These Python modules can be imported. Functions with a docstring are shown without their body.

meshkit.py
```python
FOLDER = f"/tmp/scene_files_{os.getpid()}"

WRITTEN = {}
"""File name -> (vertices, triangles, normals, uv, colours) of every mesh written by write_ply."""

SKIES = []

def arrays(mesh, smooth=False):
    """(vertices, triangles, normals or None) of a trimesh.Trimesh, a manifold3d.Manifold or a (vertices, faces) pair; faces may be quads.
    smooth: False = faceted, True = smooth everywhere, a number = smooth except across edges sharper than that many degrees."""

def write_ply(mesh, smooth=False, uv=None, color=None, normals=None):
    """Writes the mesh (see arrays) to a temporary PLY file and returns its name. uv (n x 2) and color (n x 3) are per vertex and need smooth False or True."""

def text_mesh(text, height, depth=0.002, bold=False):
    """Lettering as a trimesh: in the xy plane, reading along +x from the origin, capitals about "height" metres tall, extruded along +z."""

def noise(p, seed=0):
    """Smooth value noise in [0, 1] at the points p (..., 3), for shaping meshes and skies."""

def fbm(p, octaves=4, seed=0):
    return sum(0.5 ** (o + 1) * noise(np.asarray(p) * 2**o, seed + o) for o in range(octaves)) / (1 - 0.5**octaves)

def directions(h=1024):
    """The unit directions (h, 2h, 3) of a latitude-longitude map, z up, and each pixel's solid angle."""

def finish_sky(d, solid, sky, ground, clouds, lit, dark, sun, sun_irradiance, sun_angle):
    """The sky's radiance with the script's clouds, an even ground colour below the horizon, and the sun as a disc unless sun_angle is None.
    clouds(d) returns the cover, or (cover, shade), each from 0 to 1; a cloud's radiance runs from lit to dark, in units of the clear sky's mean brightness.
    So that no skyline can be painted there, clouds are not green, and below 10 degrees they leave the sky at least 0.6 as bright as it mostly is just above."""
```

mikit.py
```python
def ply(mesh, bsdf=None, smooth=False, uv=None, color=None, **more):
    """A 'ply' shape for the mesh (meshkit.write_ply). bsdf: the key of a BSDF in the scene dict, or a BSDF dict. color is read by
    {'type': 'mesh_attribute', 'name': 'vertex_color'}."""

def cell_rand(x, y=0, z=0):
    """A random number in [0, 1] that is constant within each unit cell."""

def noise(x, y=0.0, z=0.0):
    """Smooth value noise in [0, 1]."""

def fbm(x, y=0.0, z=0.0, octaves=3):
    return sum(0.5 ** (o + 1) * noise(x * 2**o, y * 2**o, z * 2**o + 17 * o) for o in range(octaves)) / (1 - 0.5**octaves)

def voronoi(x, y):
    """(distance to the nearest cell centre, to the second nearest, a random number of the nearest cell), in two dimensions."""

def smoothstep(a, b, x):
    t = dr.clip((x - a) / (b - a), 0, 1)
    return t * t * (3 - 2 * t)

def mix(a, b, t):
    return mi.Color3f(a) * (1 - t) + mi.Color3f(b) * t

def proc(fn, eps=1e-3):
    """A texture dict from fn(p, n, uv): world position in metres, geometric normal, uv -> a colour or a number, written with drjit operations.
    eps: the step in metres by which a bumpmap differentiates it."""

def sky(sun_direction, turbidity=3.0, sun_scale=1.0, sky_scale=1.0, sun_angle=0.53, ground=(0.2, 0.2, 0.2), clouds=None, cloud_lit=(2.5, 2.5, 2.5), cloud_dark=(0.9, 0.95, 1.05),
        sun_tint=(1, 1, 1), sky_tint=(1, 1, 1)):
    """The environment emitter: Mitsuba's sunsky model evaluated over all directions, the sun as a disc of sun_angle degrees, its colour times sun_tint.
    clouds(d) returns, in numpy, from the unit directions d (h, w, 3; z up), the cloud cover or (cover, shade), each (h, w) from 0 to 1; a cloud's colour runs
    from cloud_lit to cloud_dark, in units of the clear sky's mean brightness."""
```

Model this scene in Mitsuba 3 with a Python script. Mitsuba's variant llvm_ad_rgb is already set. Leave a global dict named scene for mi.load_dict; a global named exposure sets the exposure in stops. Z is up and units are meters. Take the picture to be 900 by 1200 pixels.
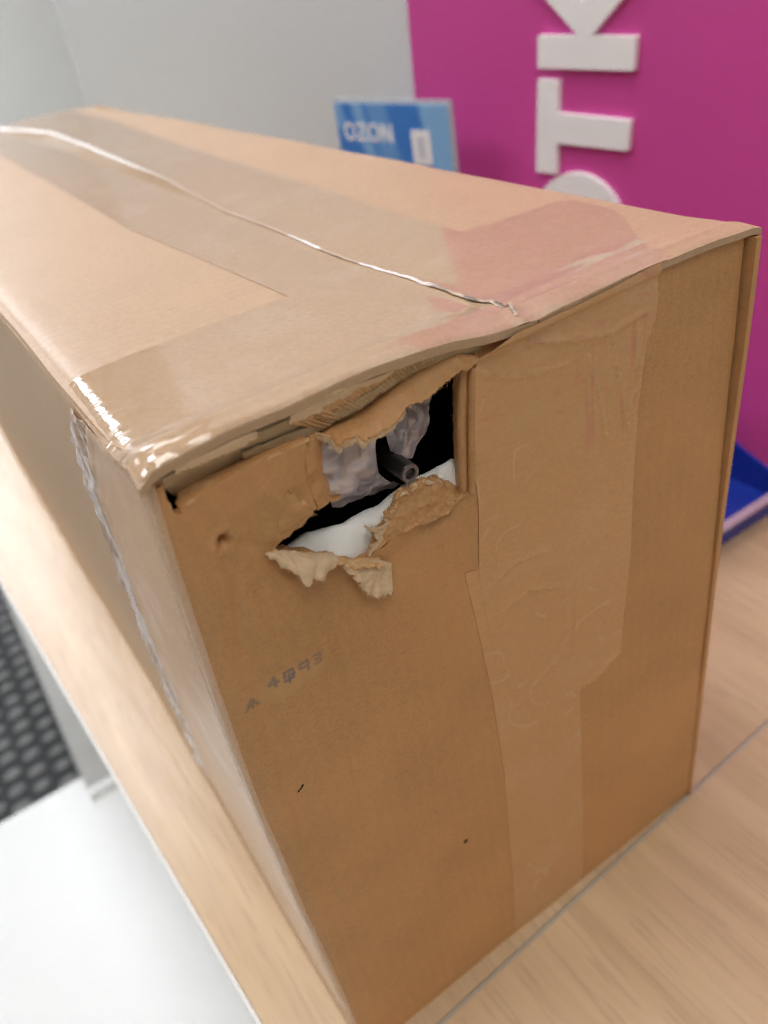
import math
import numpy as np, trimesh, manifold3d as m3, mitsuba as mi, drjit as dr
import shapely
from shapely.geometry import Polygon, LineString, Point
from shapely import affinity
import mikit, meshkit
from mikit import noise, fbm, voronoi, cell_rand, smoothstep, mix, proc

T = mi.ScalarTransform4f
scene, labels = {}, {}

# ---------------------------------------------------------------- camera, lights, exposure
CAM_POS = np.array([-0.03449, -0.19697, 0.47462])
CAM_FWD = np.array([0.37625, 0.72553, -0.57623])
CAM_UP = [0.42434, 0.41793, 0.80329]
scene['camera'] = {'type': 'thinlens', 'fov': 2*math.degrees(math.atan(450/958.1192)), 'fov_axis': 'x',
                   'near_clip': 0.01, 'far_clip': 30.0, 'aperture_radius': 0.0019, 'focus_distance': 0.295,
                   'to_world': T().look_at(origin=CAM_POS.tolist(), target=(CAM_POS+CAM_FWD).tolist(), up=CAM_UP)}
exposure = 0.0
scene['surroundings'] = {'type': 'constant', 'radiance': {'type': 'rgb', 'value': [0.255, 0.235, 0.205]}}
# unseen ceiling lamps placed to light the scene, the last an added fill: centre, half size, radiance
LAMPS = [('row lamp straight over the counter edge', (-0.15, 2.3, 2.0), (0.30, 0.55), (10.0, 10.4, 11.2)),
         ('second row lamp beyond the far end of the box', (-0.15, 3.6, 2.0), (0.30, 0.55), (10.0, 10.4, 11.2)),
         ('third row lamp nearest the far wall', (-0.15, 4.9, 2.0), (0.30, 0.55), (14.0, 14.4, 15.0)),
         ('lamp to the left of the counter over the white cabinet', (-1.3, 0.9, 2.0), (0.30, 0.60), (10.0, 10.1, 10.4)),
         ('lamp over the counter right above the box', (0.0, 0.35, 2.0), (0.30, 0.55), (5.5, 5.4, 5.2)),
         ('lamp behind the viewer, added as fill for the torn front', (-0.25, -1.05, 2.0), (0.30, 0.55), (7.5, 7.2, 6.7))]
# ----------------------------------------------------------------

D = {
    'front_right': [[0.24403, 0, 0.0074], [0.24347, 0, 0.23035], [0.24289, 0, 0.35336]],
    'front_left': [[0.00142, 0, 0.36067], [0.00002, 0, 0.34796], [-0.00151, 0, 0.3232], [-0.00326, 0, 0.30292], [-0.00595, 0, 0.26641], [-0.00575, 0, 0.22045], [-0.00519, 0, 0.18609], [-0.00318, 0, 0.12745], [-0.00255, 0, 0.04809], [-0.00113, 0, -0.00418]],
    'hole': [[0.11031, 0, 0.35637], [0.10876, 0, 0.35206], [0.10632, 0, 0.33375], [0.10375, 0, 0.30781], [0.09874, 0, 0.30777], [0.09507, 0, 0.30595], [0.09231, 0, 0.30516], [0.08796, 0, 0.30634], [0.08337, 0, 0.30544], [0.07853, 0, 0.30731], [0.07279, 0, 0.30748], [0.06836, 0, 0.30659], [0.06589, 0, 0.30463], [0.06183, 0, 0.30545], [0.06006, 0, 0.30347], [0.0573, 0, 0.30357], [0.05449, 0, 0.30333], [0.05202, 0, 0.30626], [0.04865, 0, 0.30785], [0.04612, 0, 0.3115], [0.0425, 0, 0.31287], [0.03938, 0, 0.31609], [0.03486, 0, 0.31834], [0.03244, 0, 0.32112], [0.02953, 0, 0.32175], [0.02703, 0, 0.32387], [0.02923, 0, 0.32534], [0.03089, 0, 0.3271], [0.0334, 0, 0.32739], [0.03506, 0, 0.32916], [0.03819, 0, 0.32946], [0.04025, 0, 0.33034], [0.0428, 0, 0.33065], [0.04322, 0, 0.33241], [0.04481, 0, 0.33125], [0.04403, 0, 0.3372], [0.04382, 0, 0.34271], [0.04546, 0, 0.35206], [0.04681, 0, 0.3565], [0.04133, 0, 0.35666], [0.03277, 0, 0.35656], [0.02627, 0, 0.35616], [0.01748, 0, 0.35491], [0.00813, 0, 0.35378], [0.00594, 0, 0.35345], [0.00487, 0, 0.35253], [0.00505, 0, 0.35066], [0.00347, 0, 0.3506], [0.00283, 0, 0.35183], [0.00293, 0, 0.3553], [0.00244, 0, 0.35614], [0.0026, 0, 0.35894], [0.0023, 0, 0.36108]],
    'band': [[[0.00661, 0, 0.3531], [0.00858, 0, 0.35355], [0.01748, 0, 0.35491], [0.02627, 0, 0.35616], [0.03277, 0, 0.35656], [0.04133, 0, 0.35666], [0.04741, 0, 0.35652]], [[0.00649, 0.004, 0.35262], [0.01042, 0.004, 0.35417], [0.02152, 0.004, 0.35517], [0.0303, 0.0035, 0.35561], [0.03825, 0.003, 0.35535], [0.04499, 0.002, 0.35532]], [[0.00694, 0.007, 0.35359], [0.013, 0.007, 0.35501], [0.02597, 0.007, 0.35523], [0.03397, 0.006, 0.35517], [0.04345, 0.005, 0.35448], [0.04805, 0.004, 0.35489]]],
    'inner_wall': [[[0.00286, 0, 0.365], [0.00979, 0, 0.36551], [0.02219, 0, 0.36634], [0.03659, 0, 0.3657], [0.04314, 0, 0.36618], [0.05891, 0, 0.36821], [0.07412, 0, 0.36712], [0.08705, 0, 0.3669], [0.09872, -0.0005, 0.36604], [0.11236, 0, 0.36221]], [[0.00384, 0.005, 0.35847], [0.01194, 0.005, 0.35938], [0.02371, 0.005, 0.35924], [0.04157, 0.005, 0.3586], [0.05321, 0.005, 0.35785], [0.06381, 0.004, 0.36015], [0.07801, 0.0035, 0.36209], [0.09023, 0.002, 0.36359], [0.10046, 0.0015, 0.36273], [0.11429, 0.002, 0.35848]], [[0.00796, 0.011, 0.35019], [0.01406, 0.011, 0.34955], [0.02615, 0.011, 0.3494], [0.04214, 0.011, 0.34856], [0.05208, 0.01, 0.34748], [0.07088, 0.009, 0.35009], [0.08733, 0.008, 0.35467], [0.10201, 0.006, 0.35682], [0.11609, 0.005, 0.35255]]],
    'layer_a': [[[0.04318, -0.0015, 0.36729], [0.05803, -0.0015, 0.36825], [0.07315, -0.0015, 0.36715], [0.086, -0.0015, 0.36691], [0.0957, -0.001, 0.36618]], [[0.04211, -0.001, 0.3642], [0.04628, -0.0005, 0.36388], [0.05106, 0, 0.36332], [0.05806, 0, 0.36432], [0.06821, 0, 0.36524], [0.07362, 0, 0.36446], [0.07923, -0.0005, 0.36611], [0.08879, -0.0005, 0.3658], [0.09592, -0.0005, 0.36507]]],
    'layer_b': [[[0.00669, -0.0015, 0.3663], [0.01358, -0.0015, 0.36658], [0.02162, -0.0015, 0.36668], [0.03193, -0.0015, 0.36642]], [[0.00668, -0.001, 0.36414], [0.00896, -0.001, 0.36414], [0.01087, -0.001, 0.36377], [0.0143, -0.0007, 0.36366], [0.01626, -0.0007, 0.36329], [0.01868, -0.0007, 0.36354], [0.02475, -0.0005, 0.36313], [0.03179, -0.0005, 0.36412]]],
    'layer_c': [[[0.02713, 0.0025, 0.35988], [0.03747, 0.0025, 0.35886], [0.04886, 0.002, 0.35917], [0.05842, 0.002, 0.36055], [0.0684, 0.0015, 0.36146], [0.08409, 0.001, 0.36428], [0.09658, 0.0005, 0.36452]], [[0.02749, 0.0035, 0.35753], [0.04013, 0.0035, 0.35604], [0.04452, 0.003, 0.35601], [0.0522, 0.003, 0.35581], [0.05817, 0.003, 0.35674], [0.06832, 0.0025, 0.35789], [0.07657, 0.002, 0.35965], [0.08407, 0.0015, 0.36208], [0.09668, 0.001, 0.36257]]],
    'torn_flap': [[[0.05135, 0.008, 0.35175], [0.05439, 0.009, 0.35181], [0.06367, 0.009, 0.35262], [0.07099, 0.008, 0.35383], [0.08602, 0.005, 0.35925], [0.09959, 0.002, 0.36112], [0.10558, 0.0005, 0.36047], [0.11112, 0, 0.35727]], [[0.05085, 0.005, 0.3529], [0.05347, 0.003, 0.35344], [0.0601, 0.003, 0.35287], [0.06722, 0.0025, 0.35235], [0.07869, 0.0015, 0.35536], [0.0916, 0.0005, 0.3579], [0.10291, -0.0005, 0.35912], [0.1108, -0.0008, 0.35703]], [[0.05076, 0.001, 0.35578], [0.05213, -0.001, 0.35508], [0.05325, -0.002, 0.35468], [0.0544, -0.0025, 0.35167], [0.05565, -0.003, 0.3504], [0.05773, -0.003, 0.35155], [0.06048, -0.003, 0.3515], [0.0624, -0.003, 0.35032], [0.06364, -0.0035, 0.34874], [0.06625, -0.003, 0.34917], [0.06874, -0.003, 0.34896], [0.07077, -0.003, 0.34958], [0.073, -0.003, 0.3495], [0.0757, -0.003, 0.35014], [0.0782, -0.003, 0.35148], [0.08074, -0.0025, 0.35292], [0.08307, -0.0025, 0.35314], [0.08666, -0.002, 0.35265], [0.09006, -0.002, 0.35304], [0.09289, -0.002, 0.35399], [0.09607, -0.0015, 0.35464], [0.10016, -0.0013, 0.35595], [0.10341, -0.0012, 0.35643], [0.10662, -0.001, 0.3557], [0.11025, -0.001, 0.3567]]],
    'left_fold': [[[0.0477, 0.0015, 0.35548], [0.04539, 0.0005, 0.35188], [0.04375, 0.0005, 0.34251], [0.04416, 0.001, 0.33664], [0.04583, 0.002, 0.32934]], [[0.04881, 0.0005, 0.35627], [0.04753, 0.0005, 0.35087], [0.04716, 0.0015, 0.34035], [0.04905, 0.004, 0.32865]], [[0.05168, 0.003, 0.35485], [0.05119, 0.004, 0.34765], [0.05166, 0.006, 0.33925], [0.05359, 0.008, 0.32837], [0.05651, 0.008, 0.32515]], [[0.05342, 0.006, 0.35102], [0.05375, 0.008, 0.34472], [0.05423, 0.01, 0.33615], [0.05611, 0.012, 0.32614], [0.05802, 0.012, 0.32412]]],
    'tongue': [[[0.03528, -0.0007, 0.34451], [0.03286, -0.0007, 0.33853], [0.02995, -0.0007, 0.33068]], [[0.03575, -0.0022, 0.34376], [0.0357, -0.003, 0.33822], [0.03219, -0.0015, 0.33055]], [[0.03679, -0.0015, 0.34289], [0.03798, -0.0025, 0.34153], [0.03843, -0.003, 0.33965], [0.04036, -0.0035, 0.33891], [0.04097, -0.0045, 0.33751], [0.04171, -0.0045, 0.33552], [0.04063, -0.0045, 0.3348], [0.0407, -0.0045, 0.33379], [0.03881, -0.004, 0.33356], [0.03784, -0.0035, 0.33218], [0.03568, -0.003, 0.3321], [0.03438, -0.0015, 0.32968]]],
    'right_fold': [[[0.1099, -0.0003, 0.35479], [0.10716, -0.0003, 0.3335], [0.1046, -0.0003, 0.30715]], [[0.10912, 0.0005, 0.35484], [0.10633, 0.0005, 0.33355], [0.1037, 0.0005, 0.30722]], [[0.11125, 0.005, 0.35162], [0.1081, 0.005, 0.33098], [0.10465, 0.004, 0.30501]], [[0.10769, 0.002, 0.3537], [0.10444, 0.0018, 0.33388], [0.10176, 0.002, 0.3071]], [[0.10664, 0.003, 0.35317], [0.10318, 0.0025, 0.33416], [0.10094, 0.003, 0.30665]], [[0.1069, 0.007, 0.3505], [0.10642, 0.008, 0.34066], [0.10459, 0.008, 0.32334], [0.10267, 0.007, 0.30493]]],
    'frayed': [[[0.10449, 0, 0.30744], [0.0987, 0, 0.30742], [0.09222, 0, 0.30446], [0.08332, 0, 0.30509], [0.07837, 0, 0.30629], [0.06754, 0, 0.30594], [0.06094, 0, 0.30446]], [[0.10359, 0.003, 0.30605], [0.09787, 0.0022, 0.30861], [0.09121, 0.0015, 0.31089], [0.08384, 0.0015, 0.31106], [0.076, 0.0015, 0.3119], [0.0684, 0.0015, 0.30906], [0.06218, 0.0015, 0.30586]], [[0.10097, 0.004, 0.30689], [0.10023, 0.004, 0.31024], [0.09812, 0.004, 0.31167], [0.09661, 0.004, 0.31462], [0.0938, 0.004, 0.31602], [0.09165, 0.004, 0.31923], [0.08833, 0.004, 0.31909], [0.08635, 0.004, 0.32042], [0.08236, 0.004, 0.32028], [0.07967, 0.004, 0.31916], [0.07775, 0.004, 0.32048], [0.07514, 0.004, 0.31968], [0.07327, 0.0035, 0.31699], [0.07158, 0.0035, 0.31537], [0.0691, 0.003, 0.31514], [0.06926, 0.003, 0.31217], [0.06646, 0.004, 0.31059], [0.06381, 0.003, 0.30928], [0.06116, 0.002, 0.30615]]],
    'ragged': [[[0.07338, 0.004, 0.31162], [0.07089, 0.003, 0.30945], [0.06783, 0.002, 0.30799], [0.06257, 0.001, 0.30593]], [[0.07082, 0.003, 0.31495], [0.06765, 0.0025, 0.31474], [0.06754, 0.002, 0.31217], [0.06326, 0.0015, 0.31332], [0.06053, 0.0015, 0.31516], [0.06282, 0.0015, 0.31103], [0.06395, 0.0015, 0.30783], [0.06037, 0.001, 0.30718], [0.05873, 0.0005, 0.30394]]],
    'hanging': [[[0.02426, -0.0003, 0.32529], [0.0271, -0.0003, 0.32469], [0.02958, -0.0003, 0.32258], [0.03743, -0.0015, 0.3181], [0.04495, -0.0025, 0.31437], [0.04928, -0.002, 0.30869], [0.05469, -0.0015, 0.30561], [0.06225, -0.0008, 0.30117], [0.06618, -0.0003, 0.29745]], [[0.02475, -0.001, 0.32509], [0.02647, -0.0025, 0.32431], [0.02806, -0.0045, 0.32288], [0.03417, -0.006, 0.31885], [0.0396, -0.006, 0.31532], [0.04566, -0.0045, 0.31266], [0.04942, -0.004, 0.30726], [0.05351, -0.004, 0.30075], [0.05964, -0.003, 0.2949], [0.06483, -0.0015, 0.29239]], [[0.02522, -0.0015, 0.32443], [0.02652, -0.003, 0.32321], [0.02755, -0.005, 0.32074], [0.02945, -0.006, 0.31955], [0.03079, -0.007, 0.3173], [0.03111, -0.008, 0.31458], [0.03197, -0.008, 0.31301], [0.03386, -0.007, 0.31335], [0.036, -0.007, 0.31313], [0.03793, -0.007, 0.31054], [0.03987, -0.006, 0.31233], [0.0421, -0.005, 0.31254], [0.0445, -0.004, 0.31195], [0.04721, -0.0045, 0.30923], [0.04943, -0.005, 0.30382], [0.05047, -0.0055, 0.30052], [0.052, -0.006, 0.29611], [0.05421, -0.006, 0.29321], [0.05595, -0.006, 0.29134], [0.0591, -0.005, 0.2895], [0.06237, -0.004, 0.288]]],
    'foam': [[[0.02463, 0.005, 0.3073], [0.04246, 0.005, 0.29245], [0.06119, 0.005, 0.28487], [0.08485, 0.005, 0.29105], [0.10899, 0.005, 0.29374]], [[0.02899, 0.0055, 0.31456], [0.04539, 0.0055, 0.3042], [0.0609, 0.0055, 0.30049], [0.07958, 0.0055, 0.3034], [0.10449, 0.0055, 0.3036]], [[0.03393, 0.009, 0.31679], [0.0408, 0.01, 0.3163], [0.05793, 0.011, 0.31215], [0.07221, 0.012, 0.31139], [0.08131, 0.012, 0.31333], [0.09368, 0.012, 0.31598], [0.1041, 0.011, 0.31652], [0.1102, 0.01, 0.31183]], [[0.03839, 0.02, 0.30487], [0.04732, 0.024, 0.30131], [0.06531, 0.026, 0.29488], [0.08047, 0.026, 0.29387], [0.09267, 0.026, 0.29551], [0.10536, 0.026, 0.29868], [0.1161, 0.024, 0.29671]]],
    'wrap_a': [[[0.05341, 0.01, 0.35703], [0.06385, 0.009, 0.35346], [0.07984, 0.009, 0.34841]], [[0.05192, 0.008, 0.35026], [0.05597, 0.0055, 0.34851], [0.06141, 0.0045, 0.34737], [0.07369, 0.0075, 0.34051]], [[0.05143, 0.007, 0.33987], [0.05891, 0.004, 0.33695], [0.0721, 0.0075, 0.33028]], [[0.05446, 0.011, 0.32436], [0.06427, 0.009, 0.32382], [0.07632, 0.011, 0.32174]], [[0.05767, 0.018, 0.31556], [0.06778, 0.018, 0.31323], [0.08529, 0.018, 0.31251]]],
    'wrap_b': [[[0.08145, 0.014, 0.34649], [0.08961, 0.012, 0.34761], [0.10151, 0.014, 0.34649]], [[0.07977, 0.012, 0.34084], [0.08673, 0.009, 0.34285], [0.09889, 0.012, 0.34107]], [[0.08005, 0.012, 0.33473], [0.08545, 0.008, 0.33725], [0.09727, 0.012, 0.33508]], [[0.08067, 0.012, 0.33035], [0.08373, 0.011, 0.32727], [0.08961, 0.013, 0.32361]]],
    'tape_front': [[0.10781, 0, 0.34361], [0.10842, 0, 0.3522], [0.11167, 0, 0.35584], [0.12644, 0, 0.35875], [0.14926, 0, 0.35814], [0.17152, 0, 0.35851], [0.19419, 0, 0.35984], [0.1961, 0, 0.35018], [0.19526, 0, 0.34145], [0.19065, 0, 0.33349], [0.18927, 0, 0.32335], [0.18719, 0, 0.30551], [0.18645, 0, 0.27321], [0.18508, 0, 0.23732], [0.18309, 0, 0.21331], [0.18129, 0, 0.17283], [0.1721, 0, 0.16922], [0.16525, 0, 0.16638], [0.15512, 0, 0.16723], [0.14444, 0, 0.17868], [0.13301, 0, 0.18367], [0.11969, 0, 0.19855], [0.10676, 0, 0.20642], [0.1043, 0, 0.23859], [0.10245, 0, 0.26279], [0.10544, 0, 0.29822]],
    'tape_front_low': [[0.09665, 0, 0.27407], [0.10262, 0, 0.27222], [0.11285, 0, 0.26878], [0.1231, 0, 0.26011], [0.14085, 0, 0.24774], [0.16528, 0, 0.23123], [0.17322, 0, 0.21937], [0.16526, 0, 0.19795], [0.15627, 0, 0.16996], [0.15396, 0, 0.16447], [0.1542, 0, 0.10638], [0.15415, 0, 0.06095], [0.15247, 0, -0.0073], [0.12371, 0, -0.00799], [0.10039, 0, -0.01202], [0.10317, 0, 0.06408], [0.10469, 0, 0.14947], [0.1027, 0, 0.1986], [0.09968, 0, 0.23687]],
    'seam': [[0.12971, 0.81297, 0.36], [0.15065, 0.69783, 0.36], [0.14925, 0.55162, 0.36], [0.14313, 0.35759, 0.36], [0.13608, 0.25868, 0.36], [0.13533, 0.1834, 0.36], [0.13413, 0.12314, 0.36], [0.13687, 0.074, 0.36], [0.13795, 0.04207, 0.36], [0.13785, 0.02462, 0.36], [0.13465, 0.01161, 0.36], [0.12941, 0.00032, 0.36]],
    'seam_tape_l': [[0.09455, 0.66403, 0.36], [0.09171, 0.44482, 0.36], [0.08684, 0.27917, 0.36], [0.09194, 0.18034, 0.36], [0.09439, 0.12934, 0.36], [0.09538, 0.09585, 0.36]],
    'seam_tape_r': [[0.21466, 0.70909, 0.36], [0.2011, 0.50709, 0.36], [0.19162, 0.32743, 0.36], [0.18807, 0.21251, 0.36], [0.18446, 0.16053, 0.36], [0.18418, 0.09826, 0.36]],
    'cross_back': [[0.00033, 0.09572, 0.36], [0.02609, 0.1002, 0.36], [0.0615, 0.10063, 0.36], [0.09769, 0.10012, 0.36], [0.13151, 0.10455, 0.36], [0.18492, 0.0992, 0.36], [0.22883, 0.09464, 0.36], [0.24907, 0.08792, 0.36]],
    'cross_front': [[-0.00174, 0.02607, 0.36], [0.00445, 0.00662, 0.36], [0.06303, 0.00532, 0.36], [0.12732, 0.0009, 0.36], [0.18114, 0.00721, 0.36], [0.19583, 0.01071, 0.36], [0.22178, 0.03681, 0.36]],
    'side_glints': [[0, 0.07441, 0.36648], [0, 0.10185, 0.33328], [0, 0.1126, 0.29534], [0, 0.12561, 0.2494], [0, 0.14418, 0.19696], [0, 0.15123, 0.15895], [0, 0.19814, 0.04455]],
    'ink': [[0.00204, 0, 0.26967], [0.00951, 0, 0.26954], [0.01517, 0, 0.27215], [0.02079, 0, 0.27186], [0.02707, 0, 0.27243], [0.03245, 0, 0.27329]],
    'nick': [[0.01018, 0, 0.21728], [0.01255, 0, 0.21936]],
    'dot': [[0.07836, 0, 0.11588]],
    'puncture': [[0.01365, 0, 0.33639]],
    'crease_a': [[0.03858, 0, 0.27409], [0.03585, 0, 0.23019], [0.02995, 0, 0.15573]],
    'rod_end': [[0.08174, 0.003, 0.32525]],
    'wall_n': [0.98418, 0.17715, 0],
    'wall_d': 0.60921,
    'sign_edge': [[-0.4878, 0.41224], [-0.4929, 0.32554], [-0.12836, 0.39085], [-0.0899, 0.0672]],
    'letter_k': [[-0.32539, 0.37646], [-0.22771, 0.37235], [-0.22934, 0.34775], [-0.32673, 0.35096]],
    'letter_k_arms': [[-0.28336, 0.37495], [-0.31499, 0.40288], [-0.2779, 0.39947], [-0.24236, 0.39856], [-0.27058, 0.3745]],
    'letter_t': [[-0.32721, 0.34199], [-0.30473, 0.34049], [-0.30658, 0.31392], [-0.23155, 0.30931], [-0.23346, 0.28519], [-0.30843, 0.28835], [-0.31039, 0.26088], [-0.33347, 0.26173]],
    'letter_o': [[-0.32092, 0.24753], [-0.30655, 0.25803], [-0.28998, 0.26299], [-0.27311, 0.26108], [-0.25937, 0.25453], [-0.24751, 0.24111]],
    'card7': [[-0.55738, 0.33276], [-0.39368, 0.32933], [-0.39705, 0.27502], [-0.56209, 0.28643]],
    'ozon': [[-0.54618, 0.31289], [-0.47181, 0.30919], [-0.47526, 0.29281], [-0.54974, 0.29483]],
    'block': [[-0.44507, 0.30841], [-0.41926, 0.30845], [-0.42056, 0.27924], [-0.44652, 0.28106]],
    'table_edge': [[-0.07479, 0.57791, 0], [-0.06273, 0.43843, 0], [-0.05822, 0.33044, 0], [-0.05472, 0.23695, 0], [-0.0428, 0.061, 0]],
    'joint': [[0.32939, 0.00408, 0], [0.038, -0.01108, 0]],
    'mat': [[-0.15964, 1.69957, -0.75], [-0.13943, 1.30045, -0.75], [-0.13644, 1.04823, -0.75], [-0.2944, 1.04516, -0.75]],
    'white': [[-0.22012, 0.69015, -0.4], [-0.10772, 0.6909, -0.4], [-0.10349, 0.64049, -0.4], [-0.07659, 0.6386, -0.4], [-0.06596, 0.27546, -0.4]],
    'tray': [[0.47258, 0.14358, 0], [0.51494, 0.13933, 0]],
}
W, L, H = 0.24702, 0.87024, 0.36
rng = np.random.default_rng(7)


def key_for(name):
    if name not in scene:
        return name
    k = 1
    while f'{name}_{k:03d}' in scene:
        k += 1
    return f'{name}_{k:03d}'


def put(name, mesh, bsdf, smooth=False, label=None, category=None, group=None, kind=None, **kw):
    k = key_for(name)
    scene[k] = mikit.ply(mesh, bsdf, smooth=smooth, **kw)
    d = {a: b for a, b in (('label', label), ('category', category), ('group', group), ('kind', kind)) if b}
    if d:
        labels[k] = d
    return k


def thing(name, label, category, group=None):
    labels[name] = {'label': label, 'category': category}
    if group:
        labels[name]['group'] = group
    return name


# ---------------------------------------------------------------- mesh helpers
def fb(p, octaves=3, seed=0):
    return meshkit.fbm(p, octaves, seed) - 0.5


def box(x0, x1, y0, y1, z0, z1, r=0.0):
    if r <= 0:
        b = trimesh.creation.box((x1-x0, y1-y0, z1-z0))
        b.apply_translation(((x0+x1)/2, (y0+y1)/2, (z0+z1)/2))
        return b
    pts = []
    for sx in (x0+r, x1-r):
        for sy in (y0+r, y1-r):
            for sz in (z0+r, z1-r):
                pts.append(m3.Manifold.sphere(r, 12).translate((sx, sy, sz)))
    return to_tm(m3.Manifold.batch_hull(pts))


def to_tm(m):
    q = m.to_mesh()
    return trimesh.Trimesh(np.array(q.vert_properties[:, :3], float), np.array(q.tri_verts), process=False)


def slab(poly, thick, edge, warp=None):
    """A flat plate from a 2-D polygon (its own u, v), from w = 0 to w = thick, cut to triangles of about 'edge', then warped."""
    polys = getattr(poly, 'geoms', [poly])
    cs = m3.CrossSection([np.array(r.coords)[:-1] for g in polys for r in (g.exterior, *g.interiors)], m3.FillRule.EvenOdd)
    # a grid of strips first, so that the triangles stay even
    m = m3.Manifold.extrude(cs, thick)
    x0, y0, x1, y1 = poly.bounds
    cuts = []
    step = edge*4
    out = []
    nx, ny = max(1, round((x1-x0)/step)), max(1, round((y1-y0)/step))
    V, F_, n = [], [], 0
    for i in range(nx):
        a, b = x0+(x1-x0)*i/nx, x0+(x1-x0)*(i+1)/nx
        col = m ^ m3.Manifold.cube((b-a, y1-y0+1, thick*3)).translate((a, y0-.5, -thick))
        for j in range(ny):
            c, d = y0+(y1-y0)*j/ny, y0+(y1-y0)*(j+1)/ny
            cell = col ^ m3.Manifold.cube((b-a+1e-3, d-c, thick*3)).translate((a-5e-4, c, -thick))
            if cell.is_empty():
                continue
            cell = cell.refine_to_length(edge)
            q = cell.to_mesh()
            v, f = np.array(q.vert_properties[:, :3], float), np.array(q.tri_verts)
            fc = v[f].mean(1)
            nrm = np.cross(v[f[:, 1]]-v[f[:, 0]], v[f[:, 2]]-v[f[:, 0]])
            inner = (np.abs(nrm[:, 2]) < 1e-14) & (((np.abs(v[f][:, :, 0]-a) < 1e-7).all(1) & (i > 0)) | ((np.abs(v[f][:, :, 0]-b) < 1e-7).all(1) & (i < nx-1)) |
                                                  ((np.abs(v[f][:, :, 1]-c) < 1e-7).all(1) & (j > 0)) | ((np.abs(v[f][:, :, 1]-d) < 1e-7).all(1) & (j < ny-1)))
            V.append(v); F_.append(f[~inner]+n); n += len(v)
    t = trimesh.Trimesh(np.vstack(V), np.vstack(F_), process=False)
    t.merge_vertices(digits_vertex=7)
    if warp is not None:
        t.vertices = warp(np.array(t.vertices))
    return t


def resample(pts, n):
    p = np.asarray(pts, float)
    s = np.r_[0, np.cumsum(np.linalg.norm(np.diff(p, axis=0), axis=1))]
    q = np.linspace(0, s[-1], n)
    return np.stack([np.interp(q, s, p[:, k]) for k in range(3)], 1)


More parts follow.
